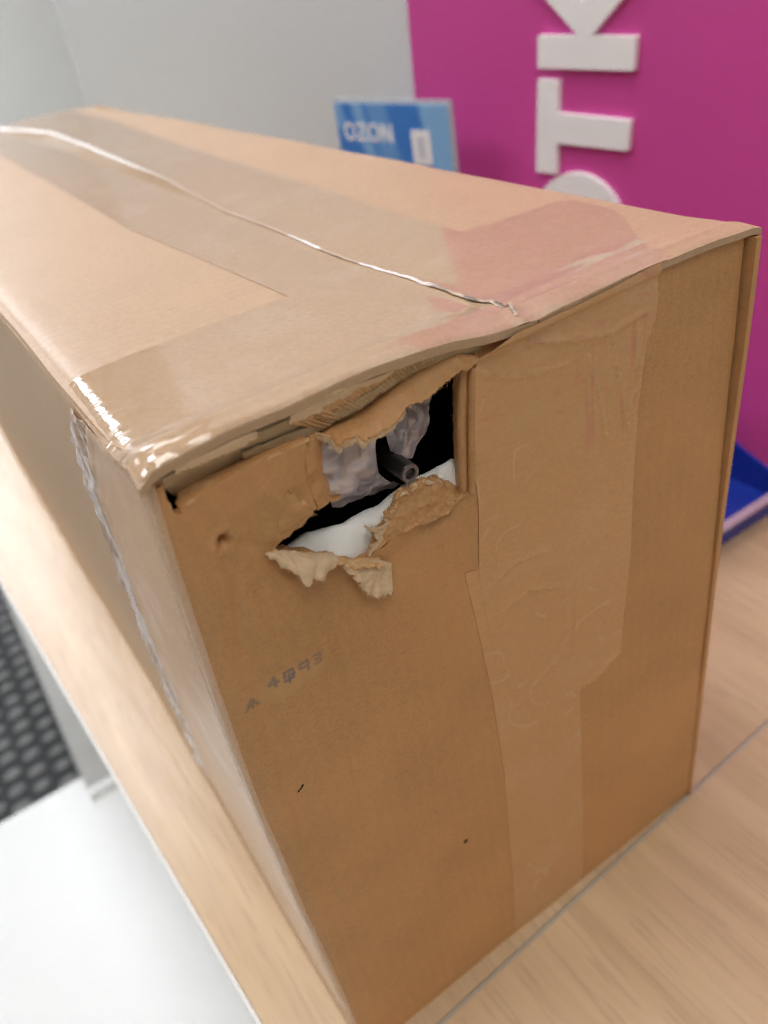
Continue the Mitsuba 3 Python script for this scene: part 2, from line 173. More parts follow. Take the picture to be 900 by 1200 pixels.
def grid_faces(nu, nv):
    i, j = np.meshgrid(np.arange(nu-1), np.arange(nv-1), indexing='ij')
    a = (i*nv+j).ravel(); b = ((i+1)*nv+j).ravel()
    return np.vstack([np.stack([a, b, b+1], 1), np.stack([a, b+1, a+1], 1)])


def sheet(curves, thick=0.0015, nu=120, nv=16, rough=0.0004, freq=250, jag=0.0, seed=0, smooth_v=True, flip=False, ribs=None, ridged=False):
    """A torn sheet lofted through measured curves, with its own thickness, wrinkles and ragged last edge."""
    c = np.stack([resample(k, nu) for k in curves])         # m, nu, 3
    m = len(c)
    t = np.linspace(0, m-1, nv)
    if smooth_v and m > 2:
        from scipy.interpolate import PchipInterpolator
        g = PchipInterpolator(np.arange(m), c, axis=0)(t)
    else:
        i = np.clip(t.astype(int), 0, m-2); w = (t-i)[:, None, None]
        g = c[i]*(1-w)+c[i+1]*w
    g = g.transpose(1, 0, 2)                                  # nu, nv, 3
    if jag:
        tan = g[:, -1]-g[:, -2]
        tan /= np.linalg.norm(tan, axis=1, keepdims=True)+1e-12
        u = np.arange(nu)
        amp = jag*(meshkit.noise(np.stack([u*.35, u*0+seed, u*0], 1))*1.2+meshkit.noise(np.stack([u*.9, u*0+seed+5, u*0], 1))-1.0)
        for k in range(max(1, nv//4)):
            g[:, nv-1-k] += tan*(amp*(1-k/max(1, nv//4)))[:, None]
    du = np.gradient(g, axis=0); dv = np.gradient(g, axis=1)
    nr = np.cross(du, dv)
    nr /= np.linalg.norm(nr, axis=2, keepdims=True)+1e-12
    if flip:
        nr = -nr
    if ridged:
        n1 = 1-np.abs(2*meshkit.noise(g*freq+.15*freq*.004*fb(g*freq*2, 2, seed)[..., None], seed)-1)*1.6
        n2 = 1-np.abs(2*meshkit.noise(g[..., [1, 2, 0]]*freq*2.3, seed+3)-1)*1.6
        g = g+nr*(rough*(n1+.45*n2-.5))[..., None]
    else:
        g = g+nr*(rough*2*fb(g*freq, 3, seed))[..., None]
    if ribs:
        uu = np.linspace(0, 1, nu)[:, None]*ribs[0]; vv = np.linspace(0, 1, nv)[None]
        g = g+nr*(ribs[1]*np.sin(6.2831*(uu+.7*fb(np.stack([uu*1.3, uu*0+seed, uu*0], -1)+0*vv[..., None], 2, seed)))*vv*(.3+meshkit.noise(np.stack([uu*.6+0*vv, vv*2+0*uu, 0*uu*vv], -1), seed)))[..., None]
    a, b = (g+nr*0).reshape(-1, 3), (g-nr*thick).reshape(-1, 3)
    f = grid_faces(nu, nv)
    if flip:
        f = f[:, ::-1]
    n = nu*nv
    ring = np.r_[np.arange(nv), np.arange(2*nv-1, n, nv), np.arange(n-2, n-nv-1, -1), np.arange(n-2*nv, 0, -nv)]
    r2 = np.roll(ring, -1)
    side = np.vstack([np.stack([ring, r2, r2+n], 1), np.stack([ring, r2+n, ring+n], 1)])
    t_ = trimesh.Trimesh(np.vstack([a, b]), np.vstack([f, f[:, ::-1]+n, side]), process=False)
    t_.fix_normals()
    return t_


def tube(pts, rad, sides=14, n=160, squash=1.0, cap=True):
    p = resample(pts, n)
    r = np.interp(np.linspace(0, 1, n), np.linspace(0, 1, len(np.atleast_1d(rad))), np.atleast_1d(rad))
    t = np.gradient(p, axis=0); t /= np.linalg.norm(t, axis=1, keepdims=True)
    up = np.array([0, 0, 1.0]); a = np.cross(t, up); a /= np.linalg.norm(a, axis=1, keepdims=True)
    b = np.cross(a, t)
    ang = np.arange(sides)*2*np.pi/sides
    v = p[:, None]+r[:, None, None]*(np.cos(ang)[None, :, None]*a[:, None]+squash*np.sin(ang)[None, :, None]*b[:, None])
    i, j = np.meshgrid(np.arange(n-1), np.arange(sides), indexing='ij')
    q = np.stack([i*sides+j, i*sides+(j+1) % sides, (i+1)*sides+(j+1) % sides, (i+1)*sides+j], -1).reshape(-1, 4)
    V = v.reshape(-1, 3)
    F_ = np.vstack([q[:, [0, 1, 2]], q[:, [0, 2, 3]]])
    if cap:
        V = np.vstack([V, p[:1], p[-1:]])
        k = np.arange(sides)
        F_ = np.vstack([F_, np.stack([np.full(sides, len(V)-2), (k+1) % sides, k], 1), np.stack([np.full(sides, len(V)-1), (n-1)*sides+k, (n-1)*sides+(k+1) % sides], 1)])
    m = trimesh.Trimesh(V, F_, process=False); m.fix_normals()
    return m


def dist_line(x, y, line):
    """Distance of the points to a polyline, and how far along it."""
    p = np.asarray(line, float); best = np.full(x.shape, 1e9); along = np.zeros(x.shape)
    for k in range(len(p)-1):
        d = p[k+1]-p[k]; l2 = d@d
        t = np.clip(((x-p[k, 0])*d[0]+(y-p[k, 1])*d[1])/l2, 0, 1)
        q = np.hypot(x-p[k, 0]-t*d[0], y-p[k, 1]-t*d[1])
        along = np.where(q < best, k+t, along); best = np.minimum(best, q)
    return best, along


def sstep(a, b, x):
    t = np.clip((x-a)/(b-a), 0, 1)
    return t*t*(3-2*t)


def plane_map(mesh, origin, ex, ey, ez):
    M = np.eye(4); M[:3, 0], M[:3, 1], M[:3, 2], M[:3, 3] = ex, ey, ez, origin
    mesh.apply_transform(M)
    return mesh


# ---------------------------------------------------------------- materials
def rgb(*c):
    return {'type': 'rgb', 'value': list(c)}


KRAFT = (0.515, 0.273, 0.114)


def kraft_fn(base, along=0, wear=1.0):
    """Brown paper: fibres, blotches, faint flute lines; along = the axis across which the flutes repeat."""
    def fn(p, n, uv):
        q = (p.x, p.y, p.z)
        a = q[along]; b = q[2] if along != 2 else q[1]; c = q[1] if along == 0 else q[0]
        blot = fbm(p.x*28, p.y*28, p.z*28, 3)
        fine = noise(p.x*900, p.y*900, p.z*900)
        fib = noise(a*2600, (b+c)*420, 3.3)
        speck = smoothstep(0.83, 0.93, noise(p.x*520+9, p.y*520, p.z*520))
        v = 0.90+0.20*(blot-0.5)*wear+0.10*(fine-0.5)+0.10*(fib-0.5)+0.011*dr.sin(a*2*math.pi/0.0068)
        col = mi.Color3f(*base)*v
        v = v+0.10*(fbm(a*75, b*2.5, 5.0, 3)-0.5)*wear
        rub = smoothstep(0.55, 0.80, fbm(p.x*11+4, p.y*11, p.z*11+2, 3))*wear
        col = mix(col, mi.Color3f(base[0]*1.10, base[1]*1.02, base[2]*1.0), 0.35*rub)
        return mix(col, mi.Color3f(base[0]*.52, base[1]*.47, base[2]*.45), (0.08+0.10*wear)*speck)
    return fn


def kraft_bump(along=0):
    def fn(p, n, uv):
        a = (p.x, p.y, p.z)[along]
        return 0.00010*dr.sin(a*2*math.pi/0.0068)+0.00022*fbm(p.x*160, p.y*160, p.z*160, 3)+0.00006*noise(p.x*1500, p.y*1500, p.z*1500)
    return fn


def bumped(bsdf, fn, eps=2e-4, scale=1.0):
    return {'type': 'bumpmap', 'arbitrary': proc(fn, eps), 'scale': scale, 'bsdf': bsdf}


def paper(base, along=0, rough=0.55, spec=0.45, wear=1.0, sheen=0.15):
    return {'type': 'twosided', 'bsdf': bumped({'type': 'principled', 'base_color': proc(kraft_fn(base, along, wear)), 'roughness': rough, 'specular': spec, 'sheen': sheen, 'sheen_tint': 0.0}, kraft_bump(along))}


scene['kraft_front'] = paper(KRAFT, 0)
scene['kraft_top'] = paper((0.455, 0.299, 0.178), 1, rough=0.45, spec=0.7, wear=0.3, sheen=0.9)
scene['kraft_torn'] = paper((0.58, 0.36, 0.175), 0, rough=0.7, spec=0.25)
scene['kraft_pale'] = paper((0.64, 0.47, 0.30), 0, rough=0.8, spec=0.2)
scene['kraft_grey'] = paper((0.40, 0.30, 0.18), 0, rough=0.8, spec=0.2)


def tape_bump(p, n, uv):
    return 0.00004*fbm(p.x*40, p.y*40, p.z*40, 2)+0.000006*fbm(p.x*260, p.y*260, p.z*260, 2)+0.000012*noise(p.x*120+p.y*40, p.y*500-p.x*300, p.z*500)+smoothstep(.022, .004, p.x)*smoothstep(.35, .356, p.z)*(0.00045*noise(p.x*70, p.y*420, 1.0)+0.0002*noise(p.x*160, p.y*1100, 3.0))


def tape_col(base, pale, red=0.0):
    def fn(p, n, uv):
        air = smoothstep(0.50, 0.72, fbm(p.x*38+3, p.y*38, p.z*38, 3))      # where the glue has not wetted the paper
        streak = smoothstep(0.55, 0.9, noise(p.x*160, p.y*160, p.z*22))
        v = 0.95+0.10*(noise(p.x*700, p.y*700, p.z*700)-0.5)
        col = mix(mi.Color3f(*base)*v, mi.Color3f(*pale)*v, dr.clip(0.45*air+0.18*streak, 0, 1))
        vein_glint = (1-smoothstep(0.0, 0.045, dr.abs(noise(p.x*75+fbm(p.x*30, p.y*30, p.z*30, 2)*2, p.y*60, p.z*55)-.5)))*smoothstep(.46, .62, fbm(p.x*26+7, p.y*26, p.z*20, 2))*(1-smoothstep(.350, .357, p.z))*smoothstep(.35, .6, noise(p.x*150, 4.0, p.z*150))
        col = mix(col, mi.Color3f(0.72, 0.56, 0.42), 0.26*vein_glint)  # pale air lines, also painted in as the tape's wrinkle highlights
        if red:                                                             # red streaks on the tape's upper end
            m = smoothstep(0.62, 0.80, noise(p.x*620+fbm(p.x*40, p.z*40, 1.0)*3, 2.0, p.z*26))*smoothstep(0.296, 0.304, p.z)*(1-smoothstep(0.340, 0.350, p.z))*smoothstep(0.150, 0.160, p.x)
            m2 = smoothstep(0.66, 0.78, fbm(p.x*90, p.y*3, p.z*240+p.x*60, 3))*smoothstep(0.318, 0.326, p.z)
            col = mix(col, mi.Color3f(0.60, 0.24, 0.15)*v, red*dr.clip(m+m2, 0, 1))
        return col
    return fn


def tape(base, pale, alpha, ior=1.72, red=0.0):
    return {'type': 'twosided', 'bsdf': bumped({'type': 'roughplastic', 'diffuse_reflectance': proc(tape_col(base, pale, red)), 'alpha': alpha, 'int_ior': ior, 'nonlinear': False}, tape_bump, 3e-4)}


scene['tape_on_top'] = tape((0.50, 0.335, 0.21), (0.54, 0.385, 0.27), 0.012, 1.85)
scene['tape_on_side'] = {'type': 'twosided', 'bsdf': bumped({'type': 'principled', 'base_color': proc(tape_col((0.60, 0.41, 0.27), (0.66, 0.50, 0.39))), 'roughness': 0.35, 'specular': 0.25, 'sheen': 0.5}, tape_bump, 3e-4)}
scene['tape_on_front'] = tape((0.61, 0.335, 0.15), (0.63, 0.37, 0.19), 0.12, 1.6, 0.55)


def film_bump(p, n, uv):
    return 0.0022*fbm(p.x*150, p.y*150, p.z*150, 3)+0.0010*dr.abs(noise(p.x*420, p.y*420, p.z*420)-0.5)


def film_soft(p, n, uv):
    return 0.0007*fbm(p.x*170, p.y*170, p.z*170, 2)


scene['tape_loose'] = {'type': 'twosided', 'bsdf': bumped({'type': 'principled', 'base_color': proc(lambda p, n, uv: mix((0.46, 0.33, 0.24), (0.72, 0.65, 0.63), smoothstep(.34, .66, fbm(p.y*170+p.z*40, p.z*60, p.x*200, 3)))), 'roughness': 0.08, 'specular': 0.9, 'clearcoat': 1.0, 'clearcoat_gloss': 0.95}, film_bump, 2e-4)}
def fold_col(p, n, uv):
    k = .8*smoothstep(.42, .66, fbm(p.x*300, p.y*170, p.z*300, 3))*(1-smoothstep(.035, .075, p.y))
    loose = dr.maximum(smoothstep(.05, .07, p.y)*(1-smoothstep(.16, .20, p.y))*smoothstep(.3, .5, noise(p.y*60, 1.0, 2.0)), smoothstep(.36, .48, p.y))  # whitish film stretches, whitened in colour to stand in for the fold's glints
    c = mix((0.47, 0.35, 0.26), (0.80, 0.77, 0.76), .8*loose)
    return mix(c, (0.10, 0.08, 0.07), k)


def fold_rough(p, n, uv):
    loose = dr.maximum(smoothstep(.05, .07, p.y)*(1-smoothstep(.16, .19, p.y)), smoothstep(.30, .5, p.y))
    return 0.42-(0.34-.08*smoothstep(.3, .5, p.y))*loose*smoothstep(.25, .5, noise(p.y*60, 1.0, 2.0)+.2*smoothstep(.3, .5, p.y))


scene['tape_fold'] = {'type': 'twosided', 'bsdf': {'type': 'principled', 'base_color': proc(fold_col), 'roughness': proc(fold_rough), 'specular': 0.7}}
scene['wrap_film'] = {'type': 'twosided', 'bsdf': bumped({'type': 'principled', 'base_color': proc(lambda p, n, uv: mix((0.26, 0.22, 0.245), (0.54, 0.48, 0.51), smoothstep(.3, .7, fbm(p.x*90, p.y*90, p.z*140, 2)))), 'roughness': 0.14, 'specular': 1.0, 'clearcoat': 1.0, 'clearcoat_gloss': 0.95}, film_soft, 2e-4)}
scene['foam_white'] = {'type': 'twosided', 'bsdf': {'type': 'principled', 'base_color': proc(lambda p, n, uv: mix((0.84, 0.86, 0.85), (0.90, 0.91, 0.90), fbm(p.x*180, p.y*180, p.z*180, 2))), 'roughness': 0.6}}
scene['black_steel'] = {'type': 'twosided', 'bsdf': {'type': 'principled', 'base_color': proc(lambda p, n, uv: mix((0.022, 0.020, 0.021), (0.085, 0.076, 0.076), smoothstep(.45, .8, fbm(p.x*500, p.y*60, p.z*500, 3)))), 'roughness': 0.38, 'specular': 0.5}}
scene['worn_steel'] = {'type': 'twosided', 'bsdf': {'type': 'principled', 'base_color': proc(lambda p, n, uv: mix((0.05, 0.042, 0.042), (0.26, 0.22, 0.225), fbm(p.x*900, p.y*900, p.z*900, 2))), 'roughness': 0.4, 'metallic': 0.3}}
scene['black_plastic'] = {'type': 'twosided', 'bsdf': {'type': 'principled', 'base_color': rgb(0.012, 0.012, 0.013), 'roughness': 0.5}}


def oak_fn(dark):
    def fn(p, n, uv):
        warp = fbm(p.x*8, p.y*2.0, 1.7, 3)
        ring = noise(p.x*60+warp*8, p.y*2.6, 0.5)
        line = noise(p.x*330+warp*24, p.y*16, 7.1)
        fine = noise(p.x*900, p.y*40, 4.4)
        pore = smoothstep(0.58, 0.90, noise(p.x*620+warp*20, p.y*48, 2.2))
        sweep = 0.5+0.5*dr.sin((p.x*13+warp*6+p.y*.7)*6.2831)
        t = dr.clip(0.35*ring+0.20*line+0.15*fine+0.30*sweep, 0, 1)
        col = mix((0.47, 0.325, 0.19), (0.64, 0.475, 0.305), t)
        return mix(col, (0.44, 0.305, 0.20), 0.42*pore)*dark
    return fn


for nm, k in (('oak_left', 1.0), ('oak_right', 1.08)):
    scene[nm] = {'type': 'twosided', 'bsdf': bumped({'type': 'principled', 'base_color': proc(oak_fn(k)), 'roughness': 0.30, 'specular': 0.5},
                 lambda p, n, uv: 0.00015*noise(p.x*500, p.y*30, 1.0), 3e-4)}
scene['edge_white'] = {'type': 'twosided', 'bsdf': {'type': 'principled', 'base_color': rgb(0.74, 0.73, 0.71), 'roughness': 0.4}}
scene['joint_grey'] = {'type': 'twosided', 'bsdf': {'type': 'principled', 'base_color': rgb(0.44, 0.41, 0.36), 'roughness': 0.45, 'metallic': 0.2}}
scene['white_laminate'] = {'type': 'twosided', 'bsdf': {'type': 'principled', 'base_color': proc(lambda p, n, uv: mix((0.76, 0.78, 0.79), (0.82, 0.835, 0.84), fbm(p.x*9, p.y*9, p.z*9, 3))), 'roughness': 0.35}}
scene['panel_grey'] = {'type': 'twosided', 'bsdf': {'type': 'principled', 'base_color': proc(lambda p, n, uv: mix((0.40, 0.40, 0.385), (0.46, 0.455, 0.44), fbm(p.x*14, p.y*14, p.z*14, 3))), 'roughness': 0.5}}


def wall_fn(p, n, uv):
    v = 0.97+0.06*(fbm(p.x*3, p.y*3, p.z*3, 3)-0.5)+0.03*(noise(p.x*160, p.y*160, p.z*160)-0.5)
    return mi.Color3f(0.60, 0.63, 0.65)*v


scene['wall_paint'] = {'type': 'twosided', 'bsdf': bumped({'type': 'principled', 'base_color': proc(wall_fn), 'roughness': 0.6}, lambda p, n, uv: 0.0005*fbm(p.x*200, p.y*200, p.z*200, 2))}
scene['wall_far'] = {'type': 'twosided', 'bsdf': {'type': 'principled', 'base_color': proc(lambda p, n, uv: mi.Color3f(0.80, 0.80, 0.78)*(0.97+0.06*fbm(p.x*3, p.y*3, p.z*3, 3))), 'roughness': 0.6}}
scene['magenta'] = {'type': 'twosided', 'bsdf': {'type': 'principled', 'base_color': proc(lambda p, n, uv: mix((0.55, 0.060, 0.300), (0.61, 0.073, 0.340), fbm(p.x*7, p.y*7, p.z*7, 3))), 'roughness': 0.42, 'specular': 0.4}}
scene['letter_white'] = {'type': 'twosided', 'bsdf': {'type': 'principled', 'base_color': proc(lambda p, n, uv: mix((0.82, 0.84, 0.85), (0.87, 0.88, 0.89), fbm(p.x*40, p.y*40, p.z*40, 2))), 'roughness': 0.45}}
scene['tray_blue'] = {'type': 'twosided', 'bsdf': {'type': 'principled', 'base_color': proc(lambda p, n, uv: mix((0.007, 0.024, 0.25), (0.011, 0.036, 0.33), fbm(p.x*60, p.y*60, p.z*60, 2))), 'roughness': 0.35}}
scene['sticker_grey'] = {'type': 'twosided', 'bsdf': {'type': 'principled', 'base_color': rgb(0.56, 0.60, 0.70), 'roughness': 0.5}}
scene['tray_rim_glare'] = {'type': 'twosided', 'bsdf': {'type': 'principled', 'base_color': rgb(0.42, 0.31, 0.38), 'roughness': 0.3}}  # pale pink tone paints the glare along the blue rim
scene['mat_dark'] = {'type': 'twosided', 'bsdf': {'type': 'principled', 'base_color': proc(lambda p, n, uv: mix((0.020, 0.024, 0.027), (0.04, 0.045, 0.048), fbm(p.x*60, p.y*60, p.z*60, 2))), 'roughness': 0.8}}
scene['mat_rib'] = {'type': 'twosided', 'bsdf': {'type': 'principled', 'base_color': proc(lambda p, n, uv: mix((0.13, 0.137, 0.142), (0.23, 0.23, 0.225), fbm(p.x*45, p.y*45, p.z*45, 3))), 'roughness': 0.7}}
scene['floor_grey'] = {'type': 'twosided', 'bsdf': {'type': 'principled', 'base_color': proc(lambda p, n, uv: mix((0.36, 0.355, 0.335), (0.42, 0.415, 0.395), fbm(p.x*20, p.y*20, p.z*20, 3))), 'roughness': 0.5}}
scene['tear_black'] = {'type': 'twosided', 'bsdf': {'type': 'diffuse', 'reflectance': rgb(0.045, 0.024, 0.012)}}

# ---------------------------------------------------------------- lamps
for lab, c, (a, b), rad in LAMPS:
    k = key_for('ceiling_lamp')
    scene[k] = {'type': 'rectangle', 'to_world': T().translate(list(c)).rotate([1, 0, 0], 180).scale([a, b, 1]),
                'emitter': {'type': 'area', 'radiance': {'type': 'rgb', 'value': list(rad)}}, 'bsdf': {'type': 'ref', 'id': 'white_laminate'}}
    labels[k] = {'label': 'white ceiling '+lab, 'category': 'ceiling lamp'}

# ---------------------------------------------------------------- setting: floor, walls
WN, WD = np.array(D['wall_n']), D['wall_d']
WS = np.array([WN[1], -WN[0], 0])               # along the wall, to the right as seen
put('floor', box(-4, 4, -3, 6, -0.80, -0.75), 'floor_grey', kind='structure')
S_CORNER = -1.32


def wallpt(s, z, off):
    return WN*(WD-off)+WS*s+np.array([0, 0, z])


def wall_box(s0, s1, z0, z1, off0, off1):
    """A box in the wall's own frame: along it, up, and off it into the room."""
    b = box(s0, s1, z0, z1, off0, off1)
    return plane_map(b, WN*WD, WS, np.array([0, 0, 1.0]), -WN)


we = slab(Polygon([(S_CORNER, -.5), (1.6, -.5), (1.6, 0), (S_CORNER, 0)]).buffer(-.03).buffer(.03, 12), 2.65, 3.0)
we.apply_translation((0, 0, -.75))
put('wall', plane_map(we, WN*WD, WS, -WN, np.array([0, 0, 1.0])), 'wall_paint', smooth=30, kind='structure')
put('wall', box(-4, 4, 5.6, 5.7, -0.75, 2.1), 'wall_far', kind='structure')

# ---------------------------------------------------------------- counter
tb = thing('counter', 'light oak counter top with a joint line under the cardboard box', 'counter')
ed = np.array(D['table_edge'])[:, :2]
co = np.polyfit(ed[:, 1], ed[:, 0], 1)
lx = lambda y: float(np.polyval(co, y))
jt = np.array(D['joint'])[:, :2]
jm = (jt[0, 1]-jt[1, 1])/(jt[0, 0]-jt[1, 0]); jy = lambda x: jt[1, 1]+jm*(x-jt[1, 0])
TH = 0.026


def board(poly):
    g = Polygon(poly)
    m = slab(g.buffer(-0.0003), TH, 0.5)
    m.apply_translation((0, 0, -TH))
    return m


yb = 1.62
gap = 0.0010
nx_ = float(np.polyval(co, jy(-.04)))+.0020
put(tb+'__board', board([(nx_, jy(nx_)+gap), (0.66, jy(0.66)+gap), (0.66, .0), (.36, yb), (lx(yb)+.0020, yb)]), 'oak_left')
put(tb+'__board', board([(nx_, jy(nx_)-gap), (lx(-.7)+.0020, -.7), (0.75, -.7), (0.66, jy(0.66)-gap)]), 'oak_right')
jb = slab(LineString([(nx_+.0005, jy(nx_)), (0.66, jy(0.66))]).buffer(gap, cap_style=2), TH-.0007, .5); jb.apply_translation((0, 0, -TH))
put(tb+'__joint_strip', jb, 'joint_grey')
eb = slab(Polygon([(lx(-.7), -.7), (lx(-.7)+.0020, -.7), (lx(yb)+.0020, yb), (lx(yb), yb)]), TH+.0004, .5); eb.apply_translation((0, 0, -TH))
put(tb+'__edge_band', eb, 'edge_white')
put(tb+'__side_panel', box(0.02, 0.04, -.6, 1.5, -0.75, -TH-.001), 'panel_grey')

# low grey plinth and white cabinet below the counter edge
wp = np.array(D['white'])
labels['white_cabinet'] = {'label': 'low white cabinet beside the counter at lower left, its top brightly lit', 'category': 'cabinet'}
tp = slab(Polygon([(-.75, -.75), (.018, -.75), (.018, wp[2, 1]), (wp[1, 0], wp[2, 1]), (wp[1, 0], wp[0, 1]), (-.75, wp[0, 1])]), .018, .5)
tp.apply_translation((0, 0, -.418))
put('white_cabinet__top_panel', tp, 'white_laminate')
put('white_cabinet__body', box(-0.74, wp[1, 0]-.006, -0.74, wp[0, 1]-.006, -0.75, -0.419), 'white_laminate')
put('white_cabinet__back_lip', box(wp[1, 0]-.001, 0.018, wp[2, 1]+.0005, wp[2, 1]+.014, -0.418, -0.388, .002), 'white_laminate')

# floor mat: rows of raised loops
mt = np.array(D['mat'])
mx1 = mt[1, 0]; my0 = mt[3, 1]-.06
put('floor_mat__base', box(-1.3, mx1, my0, 2.6, -0.7495, -0.742, .003), 'mat_dark')
labels['floor_mat'] = {'label': 'dark grey woven floor mat seen past the left edge of the counter', 'category': 'floor mat'}
loops = []
proto = trimesh.creation.icosphere(subdivisions=1)
sx, sy = 0.044, 0.046
for i in range(24):
    for j in range(34):
        x = mx1-.02-i*sx-(j % 2)*sx*.5*0+rng.normal(0, .0012); y = my0+.012+j*sy+(i % 2)*sy*.5+rng.normal(0, .001)
        q = proto.copy()
        q.apply_scale((0.0185+rng.normal(0, .0010), 0.0135+rng.normal(0, .0008), 0.0080))
        q.apply_transform(trimesh.transformations.rotation_matrix(0.18+rng.normal(0, .06), (0, 0, 1)))
        q.apply_translation((x, y, -0.7415))
        loops.append(q)
put('floor_mat__loop', trimesh.util.concatenate(loops), 'mat_rib', smooth=True, kind='stuff')

# ---------------------------------------------------------------- sign on the wall
sg = thing('wall_sign', 'tall magenta sign panel with big white raised letters on the grey wall', 'sign')
se = D['sign_edge']
tilt = (se[1][0]-se[0][0])/(se[1][1]-se[0][1])
sl = lambda z: se[0][0]+tilt*(z-se[0][1])


def wall_plate(poly, o0, o1, r=0):
    m = slab(poly, o1-o0, 0.5)
    m.apply_translation((0, 0, o0))
    return plane_map(m, WN*WD, WS, np.array([0, 0, 1.0]), -WN)


put(sg+'__panel', wall_plate(Polygon([(sl(0.0), 0.002), (0.12, 0.002), (0.12+tilt*.9, .9), (sl(.9), .9)]), 0.0015, 0.012), 'magenta')
K = D['letter_k']; A = D['letter_k_arms']
arm_l = np.array(A[1])-np.array(A[0]); arm_r = np.array(A[3])-np.array(A[4])
ex = 1.05
k_poly = Polygon([K[0], A[0], np.array(A[1])+arm_l*ex, np.array(A[1])+arm_l*ex+(.042, .0), A[2], np.array(A[3])+arm_r*ex-(.042, 0), np.array(A[3])+arm_r*ex, A[4], K[1], K[2], K[3]]).buffer(0)
t_poly = Polygon(D['letter_t'])
o_arc = np.array(D['letter_o'])
o_out = affinity.scale(Point(-.2868, .2630-.053).buffer(1.0, 48), .052, .053)
o_in = affinity.scale(Point(-.2868, .2630-.053).buffer(1.0, 48), .026, .021)
o_poly = o_out.difference(o_in)
for poly, lab in ((k_poly, 'white letter K lying on its side'), (t_poly, 'white letter T lying on its side'), (o_poly, 'white letter O half hidden by the box')):
    k = put(sg+'__letter', wall_plate(poly.buffer(-.0006).buffer(.0006), 0.0122, 0.018), 'letter_white')
    labels[k] = {'label': lab}

# ---------------------------------------------------------------- card in an acrylic stand
cd = thing('card_stand', 'blue information card in a clear stand behind the box', 'card stand')
C7 = np.array(D['card7'])
cs_, cz = C7[0], C7[1]
s0, s1, zt = C7[0, 0], C7[1, 0], (C7[0, 1]+C7[1, 1])/2


def ozon_blue(p, n, uv):
    s = p.x*WS[0]+p.y*WS[1]
    t = (s-s0)/(s1-s0)+0.10*(p.z-0.30)/0.06
    band = smoothstep(0.20, 0.23, t)*(1-smoothstep(0.29, 0.34, t))
    band = dr.maximum(band*0.55, 0.32*smoothstep(0.34, 0.37, t)*(1-smoothstep(0.50, 0.56, t)))
    band = dr.maximum(band, 0.62*smoothstep(0.80, 0.83, t))
    band = dr.maximum(band, 0.5*(1-smoothstep(0.10, 0.13, t))*smoothstep(0.305, 0.309, p.z))
    return mix((0.045, 0.21, 0.62), (0.32, 0.60, 0.85), band)


scene['card_print'] = {'type': 'twosided', 'bsdf': {'type': 'principled', 'base_color': proc(ozon_blue), 'roughness': 0.3}}
scene['acrylic'] = {'type': 'principled', 'base_color': rgb(0.70, 0.80, 0.86), 'roughness': 0.15, 'spec_trans': 0.35, 'eta': 1.49}


def card_plate(a0, a1, z0, z1, o0, o1):
    b = box(a0, a1, z0, z1, o0, o1)
    return plane_map(b, WN*WD, WS, np.array([0, 0, 1.0]), -WN)


put(cd+'__holder', card_plate(s0-.001, s1+.004, .003, zt+.004, .0655, .0685), 'acrylic')
put(cd+'__foot', card_plate(s0-.001, s1+.004, .0, .003, .03, .125), 'acrylic')
put(cd+'__card', card_plate(s0, s1, .006, zt, .0687, .0697), 'card_print')
oz = np.array(D['ozon'])
tm = meshkit.text_mesh('OZON', 0.0165, 0.0004, bold=True)
sxx = (oz[1, 0]-oz[0, 0])/(tm.bounds[1, 0]-tm.bounds[0, 0])
tm.apply_scale((sxx, 1.0, 1.0)); tm.apply_translation((-tm.bounds[0, 0], -tm.bounds[0, 1], 0))
put(cd+'__lettering', plane_map(tm, WN*WD+WS*oz[0, 0]+np.array([0, 0, oz[3, 1]])-WN*.0698, WS, np.array([0, 0, 1.0]), -WN), 'letter_white')
bl = np.array(D['block'])
put(cd+'__sticker', card_plate(bl[0, 0], bl[1, 0], bl[2, 1]-.003, bl[0, 1], .0698, .0702), 'letter_white')
put(cd+'__sticker', card_plate(bl[0, 0]*.7+bl[1, 0]*.3, bl[0, 0]*.3+bl[1, 0]*.7, bl[2, 1]+.003, bl[0, 1]-.006, .0703, .0705), 'sticker_grey')

# ---------------------------------------------------------------- blue tray
tr = thing('plastic_tray', 'dark blue plastic tray on the counter behind the box at right', 'tray')
ty = D['tray'][0][1]
tx0, tx1, td = 0.345, 0.545, 0.17
fl = Polygon([(tx0, 0.006), (tx1, 0.006), (tx1, 0.009), (tx0, 0.009)])


def hull_box(corners):
    return to_tm(m3.Manifold.hull_points(np.array(corners, float)))


def quad_prism(y0, y1, prof, x0, x1):
    """A plate along x with the (y, z) profile."""
    pts = [(x, y, z) for x in (x0, x1) for y, z in prof]
    return hull_box(pts)


put(tr+'__bottom', box(tx0, tx1, ty, ty+td, .001, .004), 'tray_blue')
put(tr+'__front_wall', quad_prism(0, 0, [(ty, .001), (ty+.003, .001), (ty-.004, .022), (ty-.001, .022)], tx0, tx1), 'tray_blue')
put(tr+'__rim', box(tx0-.004, tx1+.004, ty-.0065, ty+.002, .0222, .0252, .0012), 'tray_rim_glare')
put(tr+'__back_wall', quad_prism(0, 0, [(ty+td-.003, .001), (ty+td, .001), (ty+td+.008, .075), (ty+td+.011, .095)], tx0, tx1), 'tray_blue')
for xx in (tx0, tx1-.003):
    put(tr+'__side_wall', hull_box([(x, y, z) for x in (xx, xx+.003) for y, z in [(ty, .001), (ty-.004, .022), (ty+td, .001), (ty+td+.010, .085)]]), 'tray_blue')

